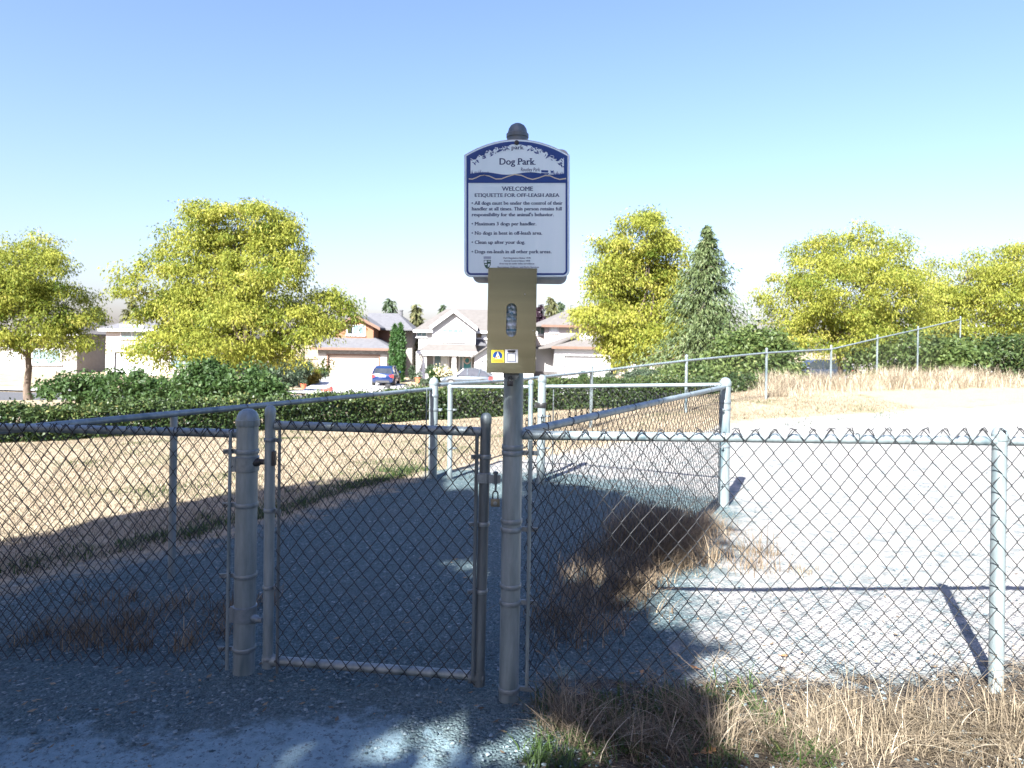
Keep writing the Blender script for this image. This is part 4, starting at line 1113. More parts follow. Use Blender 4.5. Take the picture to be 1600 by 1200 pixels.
shrub('rounded golden cypress bush, nearest the orange garage',486,585,12,14,54,GOLD,2600,.22,.09,lob=[(0,0,.95,1)])
shrub('small bright green mound on the lawn edge near the golden cypresses',448,592,8,6,52,GREEN,900,.14,.07,lob=[(0,0,1,1)])
shrub('small pale mound at the foot of the golden cypresses',458,595,6,6,51,GREYLEAF,700,.14,.07,lob=[(0,0,1,1)])
shrub('sparse dark rose bush at the left corner of the orange garage',505,583,8,9,58,GREYLEAF,420,.2,.09,lob=[(0,0,1,1)])
shrub('broad leafy green shrub below the third golden tree',1185,560,62,52,25,BRIGHT,15000,.17,.095,lob=[(0,0,.8,1),(-.6,.1,.6,.9),(.55,.2,.55,.85),(.1,-.45,.45,.5),(-.2,.5,1,.5)])
shrub('mid green bush under the tall conifer behind the outer fence',1085,592,60,28,24,BRIGHT,7000,.15,.08,lob=[(0,0,.8,1),(-.6,.2,.5,.8),(.6,.2,.6,.9)])
shrub('low dark rounded bush at the right end of the hedge by the fence post',1163,605,33,21,20.5,LAUREL,6000,.10,.055,lob=[(0,0,.95,1),(-.5,.3,.5,.7)])
shrub('fine grey green juniper dome rising over the hedge',1003,594,33,16,21,GREYLEAF,6500,.12,.03,lob=[(0,0,.95,1),(.4,.2,.6,.8)])
shrub('hydrangea with cream flowers in front of the white house porch',690,583,17,9,57,GREEN,2600,.2,.12)
shrub('blue green shrub left of the cream hydrangea',673,579,7,9,57.5,GREYLEAF,900,.2,.1,lob=[(0,0,1,1)])
f=Foliage(); c=wp(694,580,56.4); P=np.array([c.x,56.2,c.z])+rng.normal(0,1,(420,3))*np.array([.42,.25,.22]); f.add(*leaves_np(P,.16,.13,0,.5))
o=f.build('flowers',FLOW,None,(c.x,56.2,c.z)); props(o,'cream flower heads on the hydrangea before the porch','flowers',kind='stuff')
shrub('slender young plant beside the path of the white house',645,582,5,9,58,GREYLEAF,500,.2,.09,lob=[(0,0,1,1)])
shrub('low mixed flower bed at the driveway edge of the white house',664,596,10,5,54,GREYLEAF,900,.16,.09)
shrub('purple leaved tree crown behind the cream house',842,500,8,24,80,PURP,1800,.3,.2,cat='tree',name='plum_tree',lob=[(0,0,1,1)])
shrub('green shrub below the small window of the cream house',912,588,7,8,60,GREEN,700,.2,.1,lob=[(0,0,1,1)])
shrub('potted dark plant near the cream garage corner',953,587,6,6,61,GREYLEAF,500,.2,.1,lob=[(0,0,1,1)])
shrub('tall green screen of shrubs at the right edge beyond the bank',1420,560,80,42,30,BRIGHT,9000,.19,.1,lob=[(0,0,.8,1),(-.6,.2,.5,.8),(.6,.1,.6,1)])
shrub('dark green bush at the far right edge beyond the fence',1560,555,70,36,31,LAUREL,8000,.17,.09,lob=[(0,0,.8,1),(-.6,.2,.5,.8),(.6,.1,.6,1)])

# ---- grasses
def blades(name,label,P,H,Wd,m,lean=.5,seg=3,cat='grass',varmu=.55,clumpdir=None,parent=None,sd=.24):
    if clumpdir is not None: varmu=varmu+np.sin(clumpdir[:,0]*31)*.22; Wd=Wd*rng.uniform(.6,1.5,len(P))
    """P (n,3) roots, H (n,) heights"""
    n=len(P); a=rng.uniform(0,6.283,n); d=np.stack([np.cos(a),np.sin(a)],-1)
    if clumpdir is not None: d=d*.75+clumpdir; d/=np.linalg.norm(d,axis=1,keepdims=True)
    ln=np.abs(rng.normal(lean,lean*.5,n)); rows=[]
    for k in range(seg+1):
        s_=k/seg; off=ln*H*s_**1.8
        c=np.stack([P[:,0]+d[:,0]*off,P[:,1]+d[:,1]*off,P[:,2]+H*s_*(1-.28*ln*s_)],-1)
        w=(Wd*(1-s_)**.7*.5+.0002)
        sv=np.stack([-d[:,1]*w,d[:,0]*w,np.zeros(n)],-1)
        rows+= [c-sv,c+sv]
    V=np.stack(rows,1).reshape(-1,3); m_=2*(seg+1)
    b=np.arange(n)[:,None]*m_
    Fc=np.concatenate([b+np.array([2*k,2*k+1,2*k+3,2*k+2]) for k in range(seg)],0)
    o=npo(name,V,Fc,m,parent,var=np.repeat(np.clip(rng.normal(varmu,sd,n),0,1),m_))
    if parent is None: props(o,label,cat,kind='stuff')
    return o
def tufts(n,region,per,spread,hmin,hmax,vary=True):
    P=[];H=[];D=[]
    for q in range(n):
        x_,y_,s_=region(); k=max(3,int(per*s_)); r_=spread*s_
        p=rng.normal(0,r_,(k,2))+np.array([x_,y_]); P.append(p); H.append(rng.uniform(hmin,hmax,k)*s_); a=rnd.uniform(0,6.28); D.append(np.tile([math.cos(a)*.6,math.sin(a)*.6],(k,1)))
    P=np.concatenate(P); return np.column_stack([P,gz_np(P[:,0],P[:,1])-.005]),np.concatenate(H),np.concatenate(D)
# weeds along the foot of the front fence
def reg_front():
    x_=.18+rnd.random()**.9*2.6; y_=2.96-.30*min(1,max(0,(x_-.1)/.5))*rnd.random()**.8-.04+rnd.uniform(-.06,.10)
    y_-= .22*max(0,rnd.random()-.35)*(1 if x_>.35 else 0)
    return x_,y_,rnd.uniform(.55,1.1)
P,H,D=tufts(240,reg_front,44,.075,.02,.085)
blades('dry_grass','short matted dry grass along the foot of the right front fence',P,H,.0034,DRY,1.4,3,clumpdir=D,varmu=.42)
P,H,D=tufts(105,reg_front,32,.040,.07,.20)
blades('dry_grass','tangled arching straw grass along the foot of the right front fence',P,H,.0036,DRY,1.0,5,clumpdir=D*1.6,varmu=.62)
P,H,D=tufts(26,reg_front,22,.03,.14,.27)
blades('dry_grass','few taller pale straw stems standing up the right front fence',P,H,.0026,DRY,.55,5,clumpdir=D,varmu=.75)
P,H,D=tufts(95,lambda:(.12+rnd.random()**1.5*1.1,rnd.uniform(2.5,3.12),rnd.uniform(.4,1.0)),30,.05,.03,.11)
blades('green_weeds','low dark green weeds at the foot of the sign post',P,H,.006,GRN,.9,3,clumpdir=D,varmu=.35)
# thin dead stalks in the same strip
mb=MB()
for q in range(150):
    x_=rnd.uniform(.2,2.4); y_=rnd.uniform(2.55,3.08); z_=gz(x_,y_); a=rnd.uniform(0,6.28); h_=rnd.uniform(.08,.26); ln=rnd.uniform(.2,1.1)
    p1=(x_+math.cos(a)*h_*ln*.4,y_+math.sin(a)*h_*ln*.4,z_+h_*.6); p2=(x_+math.cos(a)*h_*ln,y_+math.sin(a)*h_*ln,z_+h_)
    mb.tube([(x_,y_,z_),p1,p2],[.0011,.0009,.0004],4)
    for b_ in range(3):
        a2=a+rnd.uniform(-1.3,1.3); l_=rnd.uniform(.03,.09); s_=rnd.uniform(.3,1); q0=Vector(p1).lerp(Vector(p2),s_); mb.tube([q0,q0+Vector((math.cos(a2)*l_,math.sin(a2)*l_,rnd.uniform(-.02,.06)))],[.0007,.0003],3)
o=mb.build('dead_stalks',mat('dead_stalk',(.13,.10,.065),(.24,.19,.13),scale=20,rough=.85)); props(o,'thin dead weed stalks tangled in the dry grass by the fence','weeds',kind='stuff')
# bushes of dry weed along the slanting fence
def reg_pc():
    s_=rnd.random(); x_=.35+1.55*s_; y_=3.75+2.65*s_
    return x_+rnd.gauss(0,.13)-.05, y_+rnd.gauss(0,.16), rnd.uniform(.5,1.15)
P,H,D=tufts(140,reg_pc,44,.08,.05,.23)
blades('dry_weeds','brown dry weed clumps along the foot of the slanting fence',P,H,.004,leaf_mat('brown_weed',[(.07,.052,.034),(.15,.112,.07),(.25,.19,.12),(.38,.31,.21)],trans=.2,rough=.85),.85,4,clumpdir=D*1.5,varmu=.5)
P,H,D=tufts(64,lambda:(1.22+rnd.gauss(0,.22),5.45+rnd.gauss(0,.34),rnd.uniform(.7,1.3)),60,.085,.10,.36)
blades('dry_weeds','dense brown dry bush against the far part of the slanting fence',P,H,.004,MATS['brown_weed'],.8,4,clumpdir=D*1.5,varmu=.55)
P,H,D=tufts(26,lambda:(rnd.uniform(1.3,2.1),rnd.uniform(4.65,5.4),rnd.uniform(.3,.8)),40,.07,.03,.10)
blades('dry_grass','sparse pale grass patches on the sunlit gravel behind the fence',P,H,.004,DRY,.8,3,clumpdir=D,varmu=.6)
# dead brush left of the thick gate post
P,H,D=tufts(40,lambda:(rnd.uniform(-2.7,-1.42),rnd.uniform(3.45,4.2),rnd.uniform(.5,1.0)),46,.06,.06,.20)
blades('dry_weeds','dark dry weeds behind the left front fence panel',P,H,.004,MATS['brown_weed'],.8,4,clumpdir=D,varmu=.45)
# green fringe between gravel and lawn
EDGE=[(-4.6,2.9),(-4.0,3.6),(-2.5,5.6),(-1.6,7.2),(-1.0,8.3)]
def reg_edge():
    s_=rnd.random()*(len(EDGE)-1); k=int(s_); u=s_-k; a,b_=EDGE[k],EDGE[k+1]
    return a[0]+(b_[0]-a[0])*u-abs(rnd.gauss(.12,.16)),a[1]+(b_[1]-a[1])*u+abs(rnd.gauss(.10,.14)),rnd.uniform(.4,1.0)
P,H,D=tufts(330,reg_edge,30,.07,.03,.10)
blades('green_weeds','fringe of green weeds between the gravel and the dry lawn',P,H,.008,GRN,.8,3,clumpdir=D,varmu=.4)
# lawn
def lawn(n,reg,hm,hx,w,label,m=DRY,mu=.6,name='lawn_grass'):
    P=reg(n); P=np.column_stack([P,gz_np(P[:,0],P[:,1])-.004]); blades(name,label,P,rng.uniform(hm,hx,len(P)),w,m,.8,2,varmu=mu)
def in_lawn(x0,x1,y0,y1):
    def r(n):
        out=np.zeros((0,2))
        while len(out)<n:
            q=np.stack([rng.uniform(x0,x1,n),y0*(y1/y0)**rng.random(n)],-1); q=q[poly_dist(q[:,0],q[:,1],GRAVEL)<-.05-.3*rng.random(len(q))]; out=np.concatenate([out,q])
        return out[:n]
    return r
lawn(90000,in_lawn(-9,2,4.5,15),.02,.055,.006,'short straw coloured grass of the dry lawn left of the pen')
lawn(7000,lambda n:(lambda k:np.concatenate([rng.normal(k[i],.22,(n//24+1,2)) for i in range(24)]))(in_lawn(-6,1.5,6.5,14)(24)),.02,.06,.007,'small green patches in the dry lawn',GRN,.5,'green_patch')
lawn(30000,in_lawn(.5,9,10.5,21),.025,.08,.008,'dry grass beyond the pen up to the hedge')
P,H,D=tufts(420,lambda:(rnd.uniform(6.6,15),rnd.uniform(17.6,22.5),rnd.uniform(.5,1.2)),34,.14,.15,.55)
blades('tall_dry_grass','tall dry grass on the bank at the right beyond the outer fence',P,H,.010,DRY,.6,3,clumpdir=D,varmu=.88)
P,H,D=tufts(60,lambda:(rnd.uniform(2.5,9),rnd.uniform(12.5,16.5),rnd.uniform(.5,1.0)),26,.16,.03,.10)
blades('green_patch','faint green patches on the sunlit slope at right',P,H,.009,GRN,.8,2,clumpdir=D)

# ---- fallen leaves
LEAFB=mat('dead_leaf',(.30,.13,.04),(.42,.22,.08),scale=60,rough=.8)
def fallen(px,py,s_,label,a):
    Yg=F*CAM_Z/(py-540+.0157*(800-px)); p=wp(px,py,Yg); z_=gz(p.x,Yg)+.012
    pts=[(-1,0),(-.55,.35),(-.2,.28),(0,.62),(.25,.3),(.6,.38),(.75,.1),(1.1,0),(.75,-.12),(.55,-.42),(.2,-.3),(-.05,-.6),(-.25,-.26),(-.6,-.33)]
    ca_,sa_=math.cos(a),math.sin(a); vs=[(0,0,.0)]+[(x_,y_,.12*abs(y_)+.08*x_*x_) for x_,y_ in pts]
    V=[(p.x+(x_*ca_-y_*sa_)*s_,Yg+(x_*sa_+y_*ca_)*s_,z_+w_*s_) for x_,y_,w_ in vs]
    mb=MB(); n=len(pts); mb.add(V,[(0,1+k,1+(k+1)%n) for k in range(n)]); mb.tube([V[1],(V[1][0]-ca_*s_*.6,V[1][1]-sa_*s_*.6,V[1][2]+.004)],.0012,4)
    o=mb.build('fallen_leaf',LEAFB,base=(p.x,Yg,z_)); props(o,label,'leaf','fallen leaves by the front fence')
fallen(1106,1190,.045,'large brown fallen leaf at the bottom edge in the dry grass',.5)
fallen(1003,1060,.022,'small orange fallen leaf on the pale ground behind the fence foot',1.2)
fallen(1085,1058,.026,'orange fallen leaf at the foot of the fence among grass',2.3)
fallen(1226,1040,.024,'small orange fallen leaf lying furthest right on the sunlit gravel',.2)

# small leaf litter and straw lying on the ground
q=[]
while len(q)<900:
    y_=1.9*math.exp(rnd.random()*1.35); x_=rnd.uniform(-.8,.85)*y_
    if rnd.random()< (.9 if (x_>.05 and 2.3<y_<3.9) or abs(y_-3.1)<.25 else .28): q.append((x_,y_))
q=np.array(q); n=len(q); a=rng.uniform(0,6.283,n); l=rng.uniform(.006,.022,n); w=l*rng.uniform(.12,.5,n)
d=np.stack([np.cos(a),np.sin(a)],-1); s=np.stack([-d[:,1],d[:,0]],-1); z=gz_np(q[:,0],q[:,1])+.011
def P3(xy,dz): return np.column_stack([xy,z+dz])
V=np.stack([P3(q-d*l[:,None],.002),P3(q+s*w[:,None],.004),P3(q+d*l[:,None],.006),P3(q-s*w[:,None],.001)],1).reshape(-1,3)
o=npo('leaf_litter',V,np.arange(4*n).reshape(n,4),leaf_mat('litter',[(.05,.035,.02),(.14,.09,.045),(.28,.22,.14),(.45,.40,.32)],trans=0,rough=.85),var=np.repeat(rng.random(n),4))
props(o,'bits of dry leaf and straw lying on the gravel','leaf litter',kind='stuff')

# ================================================================== HOUSES
ORANGE=mat('orange_siding',(0.176,0.084,0.042),(0.202,0.101,0.052),scale=2,rough=.8,bump=.2,bscale=12,stretch=(.1,1,6))
BROWNS=mat('brown_siding',(0.104,0.050,0.028),(0.120,0.060,0.034),scale=2,rough=.8,stretch=(.1,1,6))
TRIMB=mat('brown_trim',(0.110,0.060,0.037),(0.135,0.075,0.050),scale=3,rough=.7)
PEACH=mat('peach_door',(0.330,0.260,0.210),(0.350,0.280,0.230),scale=2,rough=.6)
GREYROOF=mat('grey_shingle',(0.079,0.079,0.085),(0.106,0.106,0.112),scale=3,rough=.9,bump=.4,bscale=14,c3=(0.064,0.064,0.071),s3=6)
TANROOF=mat('tan_shingle',(.088,.080,.073),(.115,.106,.097),scale=3,rough=.9,bump=.4,bscale=14,c3=(.078,.071,.064),s3=6)
WHITEW=mat('white_siding',(0.328,0.318,0.309),(0.356,0.351,0.342),scale=2,rough=.75,stretch=(.1,1,5))
CREAMW=mat('cream_siding',(0.341,0.303,0.275),(0.374,0.336,0.308),scale=2,rough=.75,stretch=(.1,1,5))
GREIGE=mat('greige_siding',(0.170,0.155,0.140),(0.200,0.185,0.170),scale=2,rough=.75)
TRIMW=mat('white_trim',(0.518,0.511,0.504),(0.560,0.553,0.546),scale=2,rough=.6)
STONEV=mat('stone_veneer',(0.130,0.117,0.107),(0.230,0.215,0.200),scale=2.6,rough=.85,bump=.6,bscale=5,c3=(0.100,0.090,0.085),s3=4,stretch=(1,1,2))
BRICKW=mat('pale_brick',(0.250,0.225,0.200),(0.310,0.285,0.260),scale=4,rough=.85,bump=.3,stretch=(1,1,2.5))
TEAL=mat('teal_door',(.03,.16,.17),(.035,.18,.19),scale=2,rough=.5)
GLASS=mat('window_glass',(.10,.15,.17),(.16,.23,.25),scale=1.5,rough=.08,spec=.8)
GLASSD=mat('dark_glass',(.015,.018,.02),(.03,.035,.04),scale=1.5,rough=.08,spec=.8)
BLIND=mat('pale_blind',(.50,.52,.52),(.62,.64,.64),scale=1.5,rough=.6)
DARKPANEL=mat('dark_entry',(.05,.045,.045),(.08,.075,.07),scale=2,rough=.8)  # plain dark tone; in the house entries it stands for shade

def slab(mb, poly, th=.16): mb.prism(poly,(0,0,-th))
def fwin(parent, px0,px1,py0,py1,Y,cols,panes=None,rows=1,frame=.09,m=TRIMW,glass=GLASS,name='window',sill=True,dy=.03):
    """a framed window in a wall facing the street"""
    cy_=(py0+py1)/2; x0,x1=X(px0,Y,cy_),X(px1,Y,cy_); z1,z0=Z((px0+px1)/2,py0,Y),Z((px0+px1)/2,py1,Y)
    mb=MB(); f=frame; ya,yb=Y-dy-.05,Y-dy+.02
    mb.box((x0-f,ya,z0-f),(x1+f,yb,z0)); mb.box((x0-f,ya,z1),(x1+f,yb,z1+f)); mb.box((x0-f,ya,z0),(x0,yb,z1)); mb.box((x1,ya,z0),(x1+f,yb,z1))
    w_=(x1-x0)/cols; h_=(z1-z0)/rows
    for k in range(1,cols): mb.box((x0+w_*k-.03,ya+.005,z0),(x0+w_*k+.03,yb,z1))
    for k in range(1,rows): mb.box((x0,ya+.008,z0+h_*k-.025),(x1,yb,z0+h_*k+.025))
    if sill: mb.box((x0-f*1.6,ya-.06,z0-f-.10),(x1+f*1.6,yb,z0-f-.002))
    o=mb.build(name,m,parent)
    for k in range(cols):
        for r_ in range(rows):
            g=MB(); g.box((x0+w_*k+.03,yb-.045,z0+h_*r_+.025),(x0+w_*(k+1)-.03,yb-.04,z0+h_*(r_+1)-.025))
            g.build('pane',(panes[k] if panes else glass),o)
    return o
def gdoor(parent,px0,px1,py0,py1,Y,m,trim,rec=.18,name='garage_door'):
    cy_=(py0+py1)/2; x0,x1=X(px0,Y,cy_),X(px1,Y,cy_); z1=Z((px0+px1)/2,py0,Y); z0=Z((px0+px1)/2,py1,Y)
    mb=MB(); n=4
    o=MB(); f=.13
    o.box((x0-f,Y-.05,z0),(x0,Y+.02,z1+f)); o.box((x1,Y-.05,z0),(x1+f,Y+.02,z1+f)); o.box((x0,Y-.05,z1),(x1,Y+.02,z1+f))
    fr_=o.build('door_frame',trim,parent)
    d=MB().build if False else None
    g=MB(); g.box((x0,Y+rec+.03,z0),(x1,Y+rec+.05,z1)); dd=g.build(name,m,parent)
    h_=(z1-z0)/n
    for k in range(n):
        q=MB(); q.box((x0+.005,Y+rec,z0+h_*k+.012),(x1-.005,Y+rec+.028,z0+h_*(k+1)-.012)); q.build('door_panel',m,dd)
    return (x0,x1,z0,z1)
def wall_hole(mb,x0,x1,z0,z1,Y,th,hx0,hx1,hz1):
    """front wall with one door opening reaching the ground"""
    mb.box((x0,Y,z0),(hx0,Y+th,z1)); mb.box((hx1,Y,z0),(x1,Y+th,z1)); mb.box((hx0,Y,hz1),(hx1,Y+th,z1))

# ---------- orange house
Y=62.0
h1=thing('house','orange sided house with grey roof and wide peach garage door','house',(X(555,Y),Y,gz(X(555,Y),Y)))
g0=Z(555,592.5,Y)
xL,xR=X(497,Y,560),X(604.5,Y,560); zE=Z(550,544,Y)
dx0,dx1=X(512.5,Y,570),X(591.5,Y,570); dz1=Z(552,555.5,Y)
mb=MB(); wall_hole(mb,xL,xR,g0-.4,zE,Y,.25,dx0-.13,dx1+.13,dz1+.13); mb.box((xR-.25,Y+.25,g0-.4),(xR,Y+7,zE)); mb.box((xL,Y+.25,g0-.4),(xL+.25,Y+7,zE)); mb.build('garage_wall',BRICKW,h1)
mb=MB(); mb.box((xL-.03,Y-.06,Z(550,553,Y)),(xR+.03,Y-.003,zE-.02)); mb.build('stone_band',STONEV,h1)
gdoor(h1,512.5,591.5,555.5,592.5,Y,PEACH,TRIMB)
# skirt roof over the garage
mb=MB(); e0,e1=X(486,Y-.6,544),X(612,Y-.6,544); zt_=Z(555,527,Y+2.2); ze=Z(550,543.5,Y-.6)
t0_,t1_=X(516,Y+2.2,527),X(585,Y+2.2,527)
slab(mb,[(e0,Y-.6,ze),(e1,Y-.6,ze),(t1_,Y+2.2,zt_),(t0_,Y+2.2,zt_)]); slab(mb,[(e1,Y-.6,ze),(e1,Y+7,ze),(t1_,Y+5,zt_),(t1_,Y+2.2,zt_)]); slab(mb,[(e0,Y-.6,ze),(t0_,Y+2.2,zt_),(t0_,Y+5,zt_),(e0,Y+7,ze)])
mb.build('roof',GREYROOF,h1)
mb=MB(); mb.box((e0,Y-.68,ze-.22),(e1+.05,Y-.60,ze+.0)); mb.build('gutter',TRIMB,h1)
# gable storey
Yg=Y+2.0; a0,a1=X(523,Yg,520),X(583.5,Yg,520); zg=Z(553,530,Yg); pkx,pkz=X(558,Yg,491),Z(558,491.5,Yg); zeL=Z(553,512,Yg)
mb=MB(); mb.prism([(a0,Yg,zg-1),(a1,Yg,zg-1),(a1,Yg,zeL),(pkx,Yg,pkz-.25),(a0,Yg,zeL)],(0,.25,0)); mb.box((a1-.25,Yg+.25,zg-1),(a1,Yg+6,zeL)); mb.box((a0,Yg+.25,zg-1),(a0+.25,Yg+6,zeL)); mb.build('gable_wall',ORANGE,h1)
mb=MB(); er=(X(594,Yg-.5,511),Z(594,511.5,Yg-.5)); el=(2*pkx-er[0],er[1])
for q in (er,el): slab(mb,[(pkx,Yg-.5,pkz),(q[0],Yg-.5,q[1]),(q[0],Yg+9,q[1]),(pkx,Yg+9,pkz)],.15)
mb.build('gable_roof',GREYROOF,h1)
mb=MB()
for q in (er,el): mb.prism([(pkx,Yg-.58,pkz-.02),(q[0],Yg-.58,q[1]-.02),(q[0],Yg-.58,q[1]-.30),(pkx,Yg-.58,pkz-.30)],(0,.07,0))
mb.build('barge_board',TRIMB,h1)
fwin(h1,543,569.5,509,522,Yg,3,[GLASSD,GLASS,GLASS],1,m=TRIMW)
# rear storey with hip roof
Yr=Y+4.5; x0,x1=X(575,Yr,520),X(616,Yr,520); ze=Z(600,513.5,Yr)
mb=MB(); mb.box((x0,Yr,g0-.3),(x1,Yr+8,ze)); mb.build('rear_wall',BROWNS,h1)
mb=MB(); q0,q1=X(572,Yr-.5,513),X(645,Yr-.5,513); zr=Z(622,489.5,Yr+4); pr=(X(622,Yr+4,490),Yr+4.2,zr); pl_=(X(575,Yr+4,490),Yr+4.2,zr)
slab(mb,[(q0,Yr-.5,ze),(q1,Yr-.5,ze),pr,pl_]); slab(mb,[(q1,Yr-.5,ze),(q1,Yr+9,ze),pr]); slab(mb,[(q0,Yr+9,ze),pl_,pr,(q1,Yr+9,ze)]); mb.build('main_roof',GREYROOF,h1)
mb=MB(); mb.box((x1,Yr+1.5,g0-.3),(X(641,Yr,520),Yr+8,ze-.2)); mb.build('side_wall',GREIGE,h1)
mb=MB(); mb.lathe((X(626,Yr+4,485),Yr+4.4,zr-.3),[(.16,0),(.16,.55),(.22,.56),(.22,.66),(.05,.7)],10); mb.build('roof_vent',GREYROOF,h1)
mb=MB(); mb.box((X(604.6,Y+3,560),Y+2.8,g0-.3),(X(611,Y+3,560),Y+3,Z(606,545,Y+3))); mb.build('entry_recess',DARKPANEL,h1)  # dark panel, the shade of the entry put into its colour

# ---------- white house
Y=62.0
h2=thing('house','white two storey house with front gable, tan roof and teal door','house',(X(710,Y),Y,gz(X(710,Y),Y)))
g0=Z(700,597,Y); xL,xR=X(650,Y),X(836,Y); ze=Z(700,516,Y)
Yb=Y+1.6
mb=MB(); mb.box((xL,Yb,g0-.4),(xR,Yb+8,ze)); mb.build('wall',WHITEW,h2)
mb=MB(); q0,q1=X(645.5,Yb-.5,515),X(840,Yb-.5,515); zr=Z(740,483.5,Yb+4); pl_=(X(697,Yb+4,484),Yb+4,zr); pr=(X(800,Yb+4,484),Yb+4,zr)
slab(mb,[(q0,Yb-.5,ze),(q1,Yb-.5,ze),pr,pl_]); slab(mb,[(q0,Yb-.5,ze),pl_,(q0,Yb+8.5,ze)]); slab(mb,[(q1,Yb-.5,ze),(q1,Yb+8.5,ze),pr]); slab(mb,[(q0,Yb+8.5,ze),pl_,pr,(q1,Yb+8.5,ze)]); mb.build('main_roof',TANROOF,h2)
mb=MB(); mb.box((q0,Yb-.58,ze-.22),(q1,Yb-.50,ze)); mb.build('gutter',TRIMW,h2)
# front gable bay
Yg=Y; a0,a1=X(675.5,Yg,520),X(743,Yg,520); pkx,pkz=X(709.5,Yg,484),Z(709.5,482.5,Yg-.4); zs=Z(709,511,Yg)
mb=MB(); mb.prism([(a0,Yg,Z(709,541,Yg)),(a1,Yg,Z(709,541,Yg)),(a1,Yg,zs),(pkx,Yg,pkz-.35),(a0,Yg,zs)],(0,.25,0)); mb.box((a0,Yg+.25,Z(709,541,Yg)),(a0+.25,Yg+2,zs)); mb.box((a1-.25,Yg+.25,Z(709,541,Yg)),(a1,Yg+2,zs)); mb.build('gable_wall',WHITEW,h2)
mb=MB(); el=(X(671.5,Yg-.4,509.5),Z(671.5,510,Yg-.4)); er=(X(746,Yg-.4,510),el[1])
for q in (er,el): slab(mb,[(pkx,Yg-.4,pkz),(q[0],Yg-.4,q[1]),(q[0],Yg+6,q[1]),(pkx,Yg+6,pkz)],.14)
mb.build('gable_roof',TANROOF,h2)
mb=MB()
for q in (er,el): mb.prism([(pkx,Yg-.5,pkz+.02),(q[0],Yg-.5,q[1]+.02),(q[0],Yg-.5,q[1]-.34),(pkx,Yg-.5,pkz-.34)],(0,.09,0))
mb.build('barge_board',TRIMW,h2)
fwin(h2,692,723.5,514.5,519.5,Yg,4,name='transom_window',sill=False,frame=.07)
fwin(h2,692,723.5,521.5,532,Yg,3,[BLIND,BLIND,BLIND],frame=.08)
fwin(h2,652,666,516.8,525,Yb,2,frame=.08)
fwin(h2,745,761,519,528,Yb,2,[GLASSD,BLIND],frame=.08)
# porch
Yp=Y-.9; zt_=Z(700,537.5,Y+.1); zpe=Z(700,549,Yp-.4)
mb=MB(); slab(mb,[(X(652,Yp,549),Yp-.4,zpe),(X(746,Yp,549),Yp-.4,zpe),(X(742,Y,538),Y-.003,zt_),(X(669,Y,538),Y-.003,zt_)],.14); slab(mb,[(X(652,Yp,549),Yp-.4,zpe),(X(669,Y,538),Y-.003,zt_),(X(669,Y,538),Yb,zt_),(X(652,Yp,549),Yb,zpe)],.14); mb.build('porch_roof',TANROOF,h2)
mb=MB(); mb.box((X(652,Yp,549),Yp-.48,zpe-.26),(X(746,Yp,549),Yp-.40,zpe)); mb.box((X(655,Yp,549),Yp-.38,zpe-.40),(X(745,Yp,549),Yp-.1,zpe-.16)); mb.build('porch_beam',TRIMW,h2)
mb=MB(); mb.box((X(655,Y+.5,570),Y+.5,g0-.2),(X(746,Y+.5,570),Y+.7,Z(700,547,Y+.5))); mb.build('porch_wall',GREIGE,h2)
mb=MB(); mb.box((X(652,Yp),Yp-.2,g0-.4),(X(746,Yp),Y+.5,g0+.12)); mb.build('porch_floor',CONC,h2)
for pxc in (663.5,709.5):
    mb=MB(); x_=X(pxc,Yp,570); zt2=zpe-.3
    for (za_,zb__,wa,wb) in ((g0+.12,g0+1.0,.42,.30),(g0+1.0,zt2,.20,.17)):
        mb.add([(x_-wa,Yp-wa*.8,za_),(x_+wa,Yp-wa*.8,za_),(x_+wa,Yp+wa*.8,za_),(x_-wa,Yp+wa*.8,za_),(x_-wb,Yp-wb*.8,zb__),(x_+wb,Yp-wb*.8,zb__),(x_+wb,Yp+wb*.8,zb__),(x_-wb,Yp+wb*.8,zb__)],[(0,3,2,1),(4,5,6,7),(0,1,5,4),(1,2,6,5),(2,3,7,6),(3,0,4,7)])
    mb.build('porch_column',TRIMW,h2)
mb=MB(); mb.prism([(X(650,Y+.2,548),Y+.2,Z(650,549,Y+.2)),(X(652,Y+.2,548),Y+.2,Z(650,549,Y+.2)),(X(671,Y+.2,591),Y+.2,g0),(X(650,Y+.2,591),Y+.2,g0)],(0,.3,0)); mb.build('flared_wall',WHITEW,h2)  # added white wedge, shaped like the sunlit part of the wall beside shadow
fwin(h2,679,700,551.5,575,Y+.5,2,[GLASS,BLIND],frame=.12)
# front door with sidelight and transom
dm=MB(); dm.box((X(724.5,Y+.44,570),Y+.40,g0+.12),(X(736,Y+.44,570),Y+.46,Z(730,557.5,Y+.44))); door=dm.build('front_door',TEAL,h2)
c=wp(730,563,Y+.36); mb=MB(); mb.tube([c+Vector((.26*math.cos(q),0,.30*math.sin(q))) for q in np.linspace(0,6.283,17)],.06,6); mb.build('wreath',mat('wreath',(.45,.30,.24),(.60,.50,.42),scale=8),door,smooth=True)
mb=MB(); c=wp(735,569,Y+.37); mb.lathe(c,[(.035,-.03),(.035,.03)],8,'y'); mb.build('handle',ZINC,door)
mb=MB()
for a_,b__,c_,d_ in ((716.8,718.4,551,580),(722.6,724.4,551,580),(736.1,737.8,551,580),(718.4,736.1,555.6,557.4),(716.8,737.8,550.3,551.9)):
    mb.box((X(a_,Y+.4,565),Y+.38,Z(730,d_,Y+.4)),(X(b__,Y+.4,565),Y+.47,Z(730,c_,Y+.4)))
dfm=mb.build('door_frame',TRIMW,h2)
